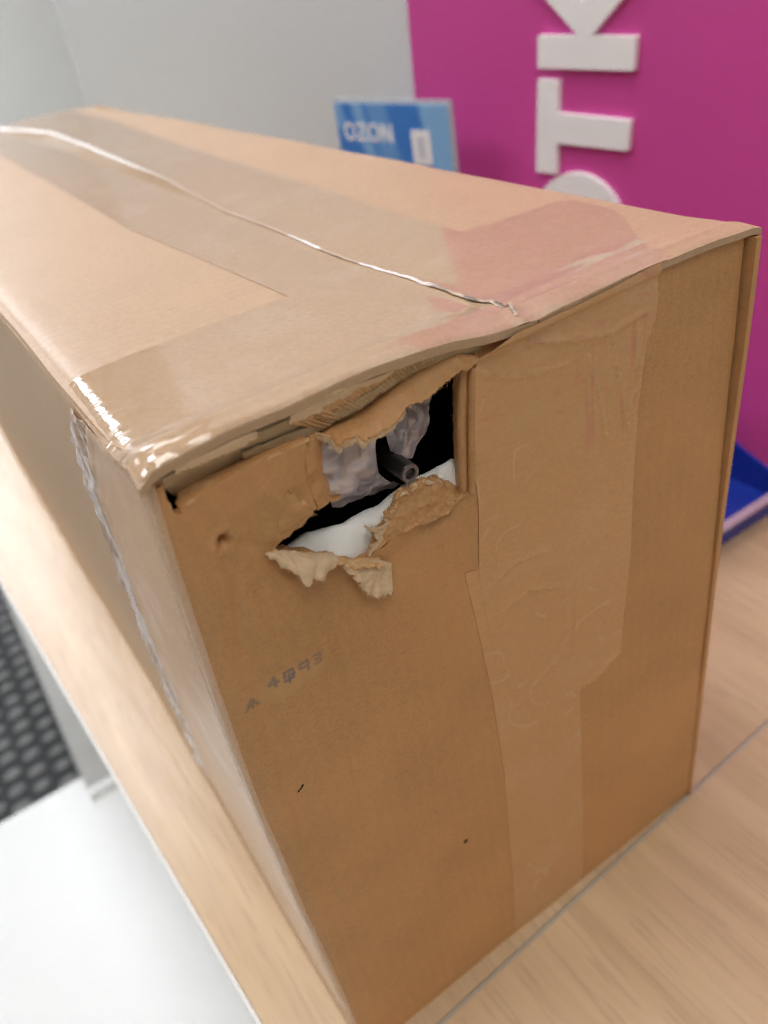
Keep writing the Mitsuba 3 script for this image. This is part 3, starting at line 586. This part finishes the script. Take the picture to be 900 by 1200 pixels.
# ---------------------------------------------------------------- the cardboard box
bx = thing('cardboard_box', 'long brown cardboard box with a torn hole in its end and clear tape', 'cardboard box')
FL = np.array(D['front_left'])[:, [0, 2]]
FL[:, 1] = np.clip(FL[:, 1], 0, H)
HOLE = np.array(D['hole'])[:, [0, 2]]
PUN = np.array(D['puncture'][0])[[0, 2]]
FL[:, 0] -= np.interp(FL[:, 1], [0, .15, .32, .345, .36], [.0004, .0006, .0010, .0022, .0034])
fz_ = np.linspace(0, H, 40)
FL = np.stack([np.polyval(np.polyfit(FL[:, 1], FL[:, 0], 4), fz_), fz_], 1)[::-1]
bulge = lambda z: np.interp(z, FL[::-1, 1], FL[::-1, 0])


def seg(px):
    return np.array(px)


def front_y(x, z):
    """How far the front panel lies behind the plane y = 0."""
    y = 0.0009*2*fb(np.stack([x*22, z*22, x*0+3.1], -1), 3, 1)
    # pushed in around the hole's left side
    d, _ = dist_line(x, z, [(0.050, 0.345), (0.053, 0.318), (0.034, 0.318)])
    y += 0.0028*np.exp(-(d/0.006)**2)
    d, _ = dist_line(x, z, [(0.062, 0.292), (0.090, 0.306), (0.104, 0.316)])
    y += 0.0022*np.exp(-(d/0.006)**2)
    # crumpled board left of the hole
    q = np.stack([x*95+z*20, z*80, x*0+.5], -1)
    rg = 1-np.abs(2*meshkit.noise(q, 5)-1)*1.7+.5*(1-np.abs(2*meshkit.noise(q*2.1, 6)-1)*1.7)
    y += -0.0008*rg*np.exp(-(np.clip(.318-z, 0, 1)/.02)**2)*np.exp(-(np.clip(x-.050, 0, 1)/.012)**2)*sstep(0, .008, x)
    # crush folds left of the hole
    for line, a, w in (([(0.008, 0.352), (0.0136, 0.3364), (0.012, 0.318), (0.008, 0.29)], 0.0010, .0022), ([(0.0137, 0.3364), (0.024, 0.328), (0.031, 0.324)], 0.0007, .0016),
                       ([(0.030, 0.346), (0.038, 0.332), (0.036, 0.323)], -0.0010, .0030), ([(0.020, 0.349), (0.022, 0.33), (0.026, 0.318)], 0.0006, .0035),
                       ([(0.0075, 0.27), (0.0065, 0.20), (0.012, 0.10)], 0.0005, .0020), ([(0.011, 0.31), (0.0095, 0.25), (0.013, 0.17)], 0.0005, .0025)):
        d, _ = dist_line(x, z, line)
        y += a*np.exp(-(d/w)**2)
    ca = np.array(D['crease_a'])[:, [0, 2]]
    d, _ = dist_line(x, z, [tuple(ca[0]), tuple(ca[1]), tuple(ca[2])])
    y += 0.0005*np.exp(-(d/.0012)**2)
    d, _ = dist_line(x, z, [(0.066, 0.28), (0.061, 0.05)])
    y += 0.0003*np.exp(-(d/.0015)**2)
    d = np.hypot(x-PUN[0], z-PUN[1]+.0003)
    y += 0.0038*np.exp(-(d/.0017)**2)-0.0009*np.exp(-((d-.0034)/.0014)**2)
    # the corner at the left edge is rounded
    e = x-bulge(z)
    y += 0.0022*np.exp(-(np.clip(e, 0, 1)/0.0026)**1.5)
    y += 0.0010*np.exp(-((z-.002)/.003)**2)
    return y


def front_warp(off):
    def warp(v):
        x, z = v[:, 0], v[:, 1]
        y = front_y(x, z)+off-v[:, 2]     # w points out of the box
        return np.stack([x, y, z], 1)
    return warp


FR = np.array(D['front_right'])[:, [0, 2]]
ZT = 0.3612
front_poly = Polygon([*[tuple(q) for q in FL[::-1]], *[tuple(q) for q in HOLE[::-1] if q[1] < ZT], (HOLE[0, 0]+.001, .3650), (.118, .3640), (.130, .3628), (.16, ZT), (0.2434, ZT), (0.2440, 0.23), (0.2448, 0.0)]).buffer(0)
front_poly = max(getattr(front_poly, 'geoms', [front_poly]), key=lambda g: g.area)
BT = 0.0040
put(bx+'__front_panel', slab(front_poly, BT, 0.0016, front_warp(BT)), 'kraft_front', smooth=40)

# side panels, back, bottom
def left_warp(v):
    # u = y, v = z, w = thickness towards +x
    y, z = v[:, 0], v[:, 1]
    b = bulge(z)*np.exp(-(np.clip(y, 0, 1)/0.20)**2)
    x = b+v[:, 2]+0.0012*2*fb(np.stack([y*9, z*12, y*0], -1), 3, 4)*(1-np.exp(-np.clip(y-.002, 0, 1)/.02))
    e = H-z
    x += 0.0022*np.exp(-np.clip(e, 0, 1)/.002)-0.0004*np.exp(-(np.clip(y-.002, 0, 1)/.0060)**2)
    return np.stack([x, y, z], 1)


put(bx+'__side_panel', slab(Polygon([(0.0021, 0), (L, 0), (L, H-.001), (.04, H-.001), (.012, H+.004), (0.0021, H+.005)]), .004, .004, left_warp), 'kraft_top', smooth=40)


def right_warp(v):
    y, z = v[:, 0], v[:, 1]
    flare = 0.0012*sstep(.16, .35, z)*np.exp(-np.clip(y+.003, 0, 1)/.03)
    return np.stack([W-.0024+v[:, 2]+flare+.0006*fb(np.stack([y*20, z*20, y*0], -1), 2, 9), y-.0015*sstep(.2, .35, z), z], 1)


put(bx+'__side_panel', slab(Polygon([(-.0005, 0), (L, 0), (L, H-.003), (-.0025, H-.003)]), .0030, .005, right_warp), 'kraft_front', smooth=40)
put(bx+'__back_panel', box(.004, W-.002, L-.004, L, .001, H-.004), 'kraft_front')
put(bx+'__bottom_panel', box(.006, W-.003, .006, L-.006, .0012, .005), 'kraft_front')

# top flaps
SEAM = np.array(D['seam'])[:, :2]
SX = 0.1355


def seam_x(y):
    return np.interp(y, SEAM[::-1, 1], SEAM[::-1, 0])


RIM = np.array([(-.006, .3655), (.0024, .3663), (.009, .3667), (.0212, .3675), (.0418, .3673), (.0724, .3680), (.088, .3671), (.100, .3655), (.112, .3636), (.126, .3622), (.1543, .3612), (.1916, .3610), (.2187, .3607), (.2430, .3591), (.26, .3585)])


def top_z(x, y):
    z = 0.0010*2*fb(np.stack([x*10, y*8, x*0], -1), 3, 12)
    d = y+0.003
    rim = np.interp(x, RIM[:, 0], RIM[:, 1])
    k = 1-sstep(.006, .040, d)
    z = z*(1-k)+(rim+.0040-.0016*sstep(.14, .20, x)-H)*k
    # scored bands along the front edge
    z += (1-.7*sstep(.17, .23, x))*(-0.0011*np.exp(-((d-.0165)/.0032)**2)+0.0008*np.exp(-((d-.0100)/.0030)**2)-0.0005*np.exp(-((d-.0050)/.0024)**2))
    z += -(0.0019-.0014*sstep(.14, .20, x))*np.exp(-(np.clip(d+.0010, 0, 1)/.0026)**1.6)
    ex_ = x+.0042-.0037*sstep(.0, .09, y)
    z += -0.0034*np.exp(-(np.clip(ex_, 0, 1)/.0035)**1.3)
    z += -0.0012*np.exp(-(np.clip(W+.002-x, 0, 1)/.0025)**1.3)
    # flaps sag a little to the seam
    z += -0.0015*np.exp(-np.abs(x-SX)/.02)
    z += -0.004*sstep(.55, .9, y)*sstep(.2, .25, x)
    return z


def front_edge_y(x):
    return -0.0026+0.0006*np.sin(x*37+1)+0.0010*(fb(np.stack([x*60, x*0, x*0], -1), 3, 3))*2


def top_warp(off):
    def warp(v):
        x, y = v[:, 0], v[:, 1]
        yy = y+(front_edge_y(x)+.0038)*np.exp(-np.clip(y+.0038, 0, 1)/.006)
        z = H+off+v[:, 2]+top_z(x, y)
        return np.stack([x, yy, z], 1)
    return warp


def xr(y):
    return float(np.interp(y, [0, .2, .55, .87], [W+.0024, W+.0015, W+.0025, W-.004]))


ys = np.linspace(-.0038, L, 40)
left_flap = Polygon([(-.0042, -.0038), (SX-.0003, -.0038), (SX-.0003, L), (-.0005, L), (-.0005, .09), (-.0020, .03)])
right_flap = Polygon([(SX+.0003, -.0038), *[(xr(y), y) for y in ys], (SX+.0003, L)])
for poly in (left_flap, right_flap):
    put(bx+'__top_flap', slab(poly, .0026, .0026, top_warp(-.0026)), 'kraft_top', smooth=40)

# torn pieces round the hole
put(bx+'__folded_edge', sheet([np.array(c) for c in D['band']], .0012, 140, 10, .00035, 260, .0006, 3), 'kraft_torn', smooth=60)
put(bx+'__inner_flap', sheet([np.array(c) for c in D['inner_wall']], .0015, 160, 12, .0005, 200, 0, 5), 'kraft_grey', smooth=60)
put(bx+'__torn_layer', sheet([np.array(c) for c in D['layer_a']], .0008, 160, 8, .0005, 320, .0008, 7), 'kraft_pale', smooth=60)
put(bx+'__torn_layer', sheet([np.array(c) for c in D['layer_b']], .0008, 120, 8, .0004, 320, .0008, 8), 'kraft_pale', smooth=60)
put(bx+'__torn_layer', sheet([np.array(c) for c in D['layer_c']], .0009, 160, 8, .0005, 320, .0009, 9), 'kraft_grey', smooth=60)
put(bx+'__torn_flap', sheet([np.array(c) for c in D['torn_flap']], .0009, 220, 24, .0009, 160, .0007, 11), 'kraft_front', smooth=60)
put(bx+'__torn_flap', sheet([np.array(c) for c in D['left_fold']], .0008, 90, 18, .0010, 150, .0006, 13, ridged=True), 'kraft_front', smooth=60)
put(bx+'__torn_flap', sheet([np.array(c) for c in D['tongue']], .0009, 90, 14, .0007, 220, .0009, 15), 'kraft_front', smooth=60)
put(bx+'__torn_flap', sheet([np.array(c) for c in D['right_fold']], .0008, 110, 30, .0004, 260, .0006, 17), 'kraft_front', smooth=60)
put(bx+'__torn_flap', sheet([np.array(c) for c in D['frayed']], .0007, 240, 30, .0018, 330, .0010, 19), 'kraft_front', smooth=60)
put(bx+'__torn_flap', sheet([np.array(c) for c in D['ragged']], .0010, 90, 14, .0014, 300, .0012, 21), 'kraft_pale', smooth=60)
put(bx+'__torn_flap', sheet([np.array(c) for c in D['hanging']], .0007, 260, 28, .0017, 190, .0009, 23, ribs=(11, .0006)), 'kraft_pale', smooth=60)

# the fluted core between the paper layers, where it shows in the slit and under the hanging flap
la, lc = np.array(D['layer_a'][1]), np.array(D['layer_c'][0])
put(bx+'__flute', sheet([resample(la, 60), resample(np.array(D['layer_c'][1])[3:], 60)], .0004, 420, 6, .0003, 300, .0004, 25, ribs=(34, .0011)), 'kraft_torn', smooth=60)


def fibres(curve, n, length, seed, out=(0, -1, -.3), spread=.9):
    """Loose paper fibres standing off a torn edge."""
    r = np.random.default_rng(seed)
    p = np.asarray(curve, float); q = resample(p, 400)
    V, F_ = [], []
    for _ in range(n):
        c = q[r.integers(2, 398)]+r.normal(0, .00025, 3)
        d = np.array(out)+r.normal(0, spread, 3); d /= np.linalg.norm(d)
        l = length*r.uniform(.3, 1.0)**1.5; w = r.uniform(.00004, .00011)
        bend = r.normal(0, .35, 3)*l
        a = np.cross(d, r.normal(0, 1, 3)); a *= w/np.linalg.norm(a)
        b_ = np.cross(d, a); b_ *= w/np.linalg.norm(b_)
        k = len(V)
        for t, f in ((-.25, 1.0), (.5, .8), (1.0, .25)):
            m = c+d*l*t+bend*max(t, 0)**2
            V += [m+a*f, m-a*f*.5+b_*f*.87, m-a*f*.5-b_*f*.87]
        for s_ in (0, 3):
            for j in range(3):
                i0, i1 = k+s_+j, k+s_+(j+1) % 3
                F_ += [(i0, i1, i1+3), (i0, i1+3, i0+3)]
    return trimesh.Trimesh(np.array(V), np.array(F_), process=False)


fib = [fibres(D['torn_flap'][2], 230, .0022, 81, (0, -.3, -1)), fibres(D['hanging'][2], 260, .0026, 82, (0, -.5, -1)), fibres(D['frayed'][2], 260, .0026, 83, (0, -.6, .6)),
       fibres(D['ragged'][1], 120, .0026, 84, (-.5, -.5, 0)), fibres(D['tongue'][2], 100, .0018, 85, (.6, -.5, 0)), fibres(D['left_fold'][2], 80, .0016, 86, (.6, -.3, 0)),
       fibres(D['layer_b'][1], 110, .0018, 87), fibres(D['layer_a'][1], 120, .0018, 88), fibres(D['layer_c'][1], 150, .0018, 89), fibres(D['right_fold'][5], 90, .0014, 90, (-.6, -.4, 0))]
put(bx+'__torn_fibre', trimesh.util.concatenate(fib), 'kraft_torn', smooth=True, kind='stuff')



def core_strip(curve, drop, back, seed, n=16, amp=.0009):
    """The broken fluted core under a torn edge."""
    c = np.array(curve)
    lo = c+np.array([0, back, -drop])
    return sheet([c+np.array([0, .0004, .0006]), c*.5+lo*.5, lo], .0004, 260, 10, .0008, 300, .0007, seed, ribs=(n, amp))


put(bx+'__flute', core_strip(np.array(D['torn_flap'][2])[:16], .0022, .0012, 27, 8, .0003), 'kraft_pale', smooth=60)
put(bx+'__flute', core_strip(np.array(D['hanging'][0])[1:8], .0016, -.0030, 28, 9, .0006), 'kraft_torn', smooth=60)
put(bx+'__flute', core_strip(np.array(D['frayed'][2])[4:], .0016, -.0012, 29, 7, .0005), 'kraft_pale', smooth=60)

# tape along the seam, tape across the top, tape over the front
stl, str_ = np.array(D['seam_tape_l'])[:, :2], np.array(D['seam_tape_r'])[:, :2]
SL = lambda y: np.interp(y, stl[::-1, 1], stl[::-1, 0])
SR = lambda y: np.interp(y, str_[::-1, 1], str_[::-1, 0])


def ridge(x, y):
    """The seam tape tents a little over the seam."""
    h = np.interp(y, [0.0, .1, .3, .6, .87], [.0004, .0006, .0010, .0028, .003])
    w = np.interp(y, [0, .1, .5, .8], [.0030, .0035, .006, .010])
    return h*np.exp(-((x-seam_x(y))/w)**2)


def tape_warp(off, wr=1.0):
    def warp(v):
        q = top_warp(off)(v)
        x, y = v[:, 0], v[:, 1]
        q[:, 2] += .0006*np.exp(-(np.clip(x+.002, 0, 1)/.010)**2)*(fb(np.stack([y*520, x*50, x*0], -1), 3, 35)+.3)*sstep(.012, .03, y)
        q[:, 2] += ridge(x, y)+wr*0.0002*(fb(np.stack([x*60, y*14, x*0], -1), 3, 33)+.5)
        return q
    return warp


yt = np.linspace(-.0037, .86, 60)
seam_poly = Polygon([*[(SL(y), y) for y in yt], *[(SR(y), y) for y in yt[::-1]]])
cb, cf = np.array(D['cross_back'])[:, :2], np.array(D['cross_front'])[:, :2]
put(bx+'__tape', slab(seam_poly, .00012, .0016, tape_warp(.00012, .4)), 'tape_on_top', smooth=40)
cross = Polygon([(0.0012, -.0022), *[tuple(q) for q in cb[1:-1]], (W+.002, .088), (W+.002, .066), (.215, .030), (.197, .012), (.193, -.0022)])
cxs = np.linspace(.0, .198, 60)
cfy = -.0037+.0000*fb(np.stack([cxs*60, cxs*0, cxs*0+2], 1), 3, 77)*2
cross = Polygon([*zip(cxs[::-1], cfy[::-1]), (-.0030, -.0030), (-.0005, .0965), *[tuple(q) for q in cb[1:-1]], (.240, .090), (.238, .060), (.222, .036), (.205, .012)]).buffer(0)
put(bx+'__tape', slab(cross, .00010, .0018, tape_warp(.00024, .4)), 'tape_on_top', smooth=40)
# the pinched fold of the seam tape: a narrow standing crease
fy = np.linspace(.0005, .83, 500)
fx = seam_x(fy)+0.0007*fb(np.stack([fy*28, fy*0, fy*0], -1), 2, 71)*2
fz = H+top_z(fx, fy)+ridge(fx, fy)+np.interp(fy, [0, .02, .3, .6, .83], [.0008, .0008, .0008, .0010, .0010])
fold = tube(np.stack([fx, fy, fz], 1), np.interp(fy, [0, .03, .1, .3, .6, .83], [.0007, .0012, .0009, .0009, .0026, .0040]), 14, 1400, 0.35)
fv = np.array(fold.vertices)
fv[:, 2] += np.where(fv[:, 2] > np.interp(fv[:, 1], fy, fz), 1.0, .3)*.0016*np.interp(fv[:, 1], [0, .12, .25, .45], [1, .5, .2, .1])*fb(fv*np.array([300, 120, 300]), 4, 73)*2
fv[:, 0] += .0006*fb(fv*np.array([400, 200, 400]), 2, 74)*2*np.interp(fv[:, 1], [0, .12, .3], [1, .4, .1])
fold.vertices = fv
k = put(bx+'__tape', fold, 'tape_fold', smooth=True)
labels[k] = {'label': 'shiny pinched fold of the seam tape'}


def tape_front_warp(off, seed):
    def warp(v):
        q = front_warp(0)(v)
        x, z = v[:, 0], v[:, 1]
        y = -off-0.00006*(fb(np.stack([x*60, z*25, x*0], -1), 3, seed)+.5)
        for line, a, w in (([(.128, .357), (.150, .349), (.170, .344), (.190, .346)], .0012, .0016), ([(.112, .351), (.130, .343), (.150, .340)], .0008, .0012),
                           ([(.160, .340), (.166, .318), (.170, .300)], .0008, .0010), ([(.172, .344), (.176, .322), (.182, .299)], .0008, .0010),
                           ([(.184, .344), (.186, .322), (.186, .302)], .0007, .0009), ([(.192, .344), (.192, .318)], .0007, .0009),
                           ([(.110, .262), (.122, .266), (.138, .262)], .0007, .0009), ([(.112, .245), (.126, .248), (.142, .240)], .0007, .0010),
                           ([(.145, .235), (.147, .215), (.138, .196), (.126, .190)], .0006, .0009), ([(.155, .30), (.152, .25), (.15, .20)], .0005, .0010)):
            d, _ = dist_line(x, z, line)
            y -= .8*a*np.exp(-(d/(.7*w))**2)
        # over the top edge the tape leans back to the top
        y += (front_edge_y(x)-.0004)*sstep(.3565, .3600, z)
        q[:, 1] += y
        return q
    return warp


tf = np.array(D['tape_front'])[:, [0, 2]]
tl_ = np.array(D['tape_front_low'])[:, [0, 2]]
tf[:, 1] += np.where(tf[:, 1] > .3525, .0035, 0)
tfp = Polygon(tf).buffer(0)
tfp = tfp.difference(Polygon(HOLE).buffer(.0006))
tfp = max(getattr(tfp, 'geoms', [tfp]), key=lambda g: g.area)
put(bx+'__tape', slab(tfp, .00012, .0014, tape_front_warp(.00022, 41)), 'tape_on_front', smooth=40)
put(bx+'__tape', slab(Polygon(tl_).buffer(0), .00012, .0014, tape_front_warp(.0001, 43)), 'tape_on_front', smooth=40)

# tape on the left side, coming loose along its far edge
sg_ = np.array(D['side_glints'])[:, 1:]
sy_ = lambda z: float(np.interp(z, sg_[::-1, 1], sg_[::-1, 0]))


cz_ = np.linspace(.001, H+.002, 80)
ang_ = np.arange(14)*2*np.pi/14
cp = np.stack([bulge(cz_)+.0012, cz_*0+.0024, cz_], 1)
cv = (cp[:, None]+.0016*np.stack([np.cos(ang_), np.sin(ang_), ang_*0], 1)[None]).reshape(-1, 3)
cv[:, :2] += .0004*fb(cv*np.array([0, 0, 70.]), 3, 55)[:, None]
ci, cj = np.meshgrid(np.arange(79), np.arange(14), indexing='ij')
cq = np.stack([ci*14+cj, ci*14+(cj+1) % 14, (ci+1)*14+(cj+1) % 14, (ci+1)*14+cj], -1).reshape(-1, 4)
put(bx+'__corner_fold', trimesh.Trimesh(cv, np.vstack([cq[:, [0, 1, 2]], cq[:, [0, 2, 3]]]), process=False), 'tape_on_side', smooth=True)


def left_tape_warp(v):
    q = left_warp(np.stack([v[:, 0], v[:, 1], v[:, 2]*0], 1))
    y, z = v[:, 0], v[:, 1]
    edge_y = np.interp(z, sg_[::-1, 1], sg_[::-1, 0])
    e = np.clip(edge_y-y, 0, 1)
    lift = np.exp(-(e/.014)**2)*(.0006+.0034*np.clip(fb(np.stack([z*55, y*60, y*0], -1), 3, 51)+.22, 0, 1))
    lift += np.exp(-(e/.03)**2)*0.0022*np.clip(fb(np.stack([z*160+y*120, y*150, y*0], -1), 2, 52)+.25, 0, 1)
    q[:, 0] += .0007-.0010*sstep(.0024, .014, y)-v[:, 2]-lift
    return q


zz = np.linspace(.05, H-.003, 30)
LW = .020
lt = Polygon([(.0024, .03), (.0024, H-.003), *[(max(.02, sy_(z)-LW), z) for z in zz[::-1]]])
put(bx+'__tape', slab(lt, .00012, .0018, left_tape_warp), 'tape_on_side', smooth=40)
le = Polygon([*[(max(.02, sy_(z)-LW), z) for z in zz], *[(max(.02, sy_(z)), z) for z in zz[::-1]]])
k = put(bx+'__tape', slab(le, .00012, .0012, left_tape_warp), 'tape_loose', smooth=40)
labels[k] = {'label': 'crumpled tape edge coming loose'}

# small tears and marks
hb = np.array(D['nick'])[:, [0, 2]]
nick = LineString([tuple(hb[0]), tuple(hb[0]*.5+hb[1]*.5+(.0003, -.0002)), tuple(hb[1])]).buffer(.00032)
put(bx+'__nick', slab(nick, .0003, .0005, front_warp(.0001)), 'tear_black')
dt = np.array(D['dot'][0])[[0, 2]]
put(bx+'__nick', slab(Point(*dt).buffer(.0011), .0003, .0005, front_warp(.0001)), 'tear_black')
ink = np.array(D['ink'])[:, [0, 2]]
GLYPH = {'A': [((0, 0), (.5, 1)), ((.5, 1), (1, 0)), ((.2, .4), (.8, .4)), ((.5, 1), (.5, .1))], '4': [((.7, 0), (.7, 1)), ((.7, 1), (.1, .35)), ((.1, .35), (1, .35))],
         '8': [((.1, .1), (.9, .1)), ((.1, .1), (.1, .9)), ((.9, .1), (.9, .9)), ((.1, .9), (.9, .9)), ((.1, .5), (.9, .5)), ((.5, -.1), (.5, .9))],
         '9': [((.9, 0), (.9, 1)), ((.1, 1), (.9, 1)), ((.1, .5), (.1, 1)), ((.1, .5), (.9, .5))], '3': [((.1, 1), (.9, 1)), ((.9, 0), (.9, 1)), ((.3, .5), (.9, .5)), ((.1, 0), (.9, 0))]}
STROKES = []
for ch, q, (gw, gh), st in zip('A4893', [ink[0]+(.0004, -.0012), ink[2]-(.0030, -.0002), ink[3]-(.0028, .0004), ink[4]-(.0030, .0006), ink[5]-(.0026, .0008)],
                               [(.0050, .0040), (.0036, .0042), (.0040, .0048), (.0038, .0040), (.0030, .0036)], (.75, .85, 1.0, .8, .6)):
    for (x0_, y0_), (x1_, y1_) in GLYPH[ch]:
        STROKES.append((q[0]+x0_*gw+y0_*gh*.10, q[1]+y0_*gh, q[0]+x1_*gw+y1_*gh*.10, q[1]+y1_*gh, st))
kraft0 = kraft_fn(KRAFT, 0, 1.0)


def ink_fn(p, n, uv):
    f = mi.Float(0)
    wx = p.x+0.0005*(noise(p.x*900, p.z*900, 1.0)-.5); wz = p.z+0.0005*(noise(p.x*900, p.z*900, 5.0)-.5)
    for x0_, z0_, x1_, z1_, st in STROKES:
        dx, dz = x1_-x0_, z1_-z0_
        t = dr.clip(((wx-x0_)*dx+(wz-z0_)*dz)/(dx*dx+dz*dz), 0, 1)
        d = dr.sqrt(dr.square(wx-x0_-t*dx)+dr.square(wz-z0_-t*dz))
        f = dr.maximum(f, st*(1-smoothstep(0.00012, 0.00105, d)))
    f = f*(0.55+0.45*noise(p.x*700, p.z*700, 2.0))
    c = kraft0(p, n, uv)
    cx, cz = (p.x-.0175)/.021, (p.z-.2715)/.0075
    old = 1-smoothstep(.35, 1.0, dr.sqrt(cx*cx+cz*cz)+.5*(fbm(p.x*160, p.z*160, 3.0, 2)-.5))
    c = mix(c, mi.Color3f(0.50, 0.31, 0.145), 0.45*old)
    return mix(c, mi.Color3f(0.075, 0.092, 0.125), 0.85*f)


scene['ink'] = {'type': 'twosided', 'bsdf': bumped({'type': 'principled', 'base_color': proc(ink_fn), 'roughness': 0.55, 'specular': 0.45, 'sheen': 0.15, 'sheen_tint': 0.0}, kraft_bump(0))}
patch = Polygon([(.0005, .2645), (.037, .2655), (.038, .2790), (.0010, .2780)])
put(bx+'__ink_mark', slab(patch, .00006, .0008, front_warp(-.00006)), 'ink', smooth=40)
labels[bx+'__ink_mark'] = {'label': 'smudged blue stamped characters'}

# ---------------------------------------------------------------- what shows inside the hole
put('plastic_wrap__sheet', sheet([np.array(c) for c in D['wrap_a']], .0003, 150, 110, .0013, 100, .0005, 61, ridged=True), 'wrap_film', smooth=60)
put('plastic_wrap__sheet', sheet([np.array(c) for c in D['wrap_b']], .0003, 130, 110, .0013, 105, .0005, 63, ridged=True), 'wrap_film', smooth=60)
labels['plastic_wrap'] = {'label': 'crumpled lilac grey plastic film around the black rod inside the hole', 'category': 'plastic wrap'}
put('foam_sheet', sheet([np.array(c) for c in D['foam']], .0012, 160, 60, .0011, 60, .0, 65, ridged=True), 'foam_white', smooth=60, label='smooth white foam sheet showing in the lower part of the torn hole', category='packing foam')
re = np.array(D['rod_end'][0])
R0 = 0.0036
rod = trimesh.creation.revolve([(0, 0), (R0*.62, 0), (R0*.62, .0016), (R0*.66, .0016), (R0*.70, 0), (R0*.92, 0), (R0, .0004), (R0, .10), (0, .10)], sections=40)
cut = [(0, .0016), (R0*.62, .0016)]
axis = np.array([-0.02, 1.0, 0.03]); axis /= np.linalg.norm(axis)
ea = np.cross(axis, [0, 0, 1.0]); ea /= np.linalg.norm(ea); eb_ = np.cross(axis, ea)
body = trimesh.creation.revolve([(R0*.90, 0), (R0, .0005), (R0, .12), (0, .12), (0, .0012), (R0*.55, .0012), (R0*.62, .0004), (R0*.90, 0)], sections=48)
put('black_rod__shaft', plane_map(body, re, ea, eb_, axis), 'black_steel', smooth=35)
ring = trimesh.creation.revolve([(R0*.60, -.0002), (R0*.93, -.0002), (R0*.93, .0004), (R0*.60, .0004), (R0*.60, -.0002)], sections=48)
put('black_rod__end_ring', plane_map(ring, re, ea, eb_, axis), 'worn_steel', smooth=35)
labels['black_rod'] = {'label': 'black metal rod with a worn round end poking through the hole', 'category': 'rod'}
# made-up dark filler that keeps the inside of the hole black
fr = thing('dark_filler', 'black ribbed panel added deep inside to keep the torn hole dark', 'case')
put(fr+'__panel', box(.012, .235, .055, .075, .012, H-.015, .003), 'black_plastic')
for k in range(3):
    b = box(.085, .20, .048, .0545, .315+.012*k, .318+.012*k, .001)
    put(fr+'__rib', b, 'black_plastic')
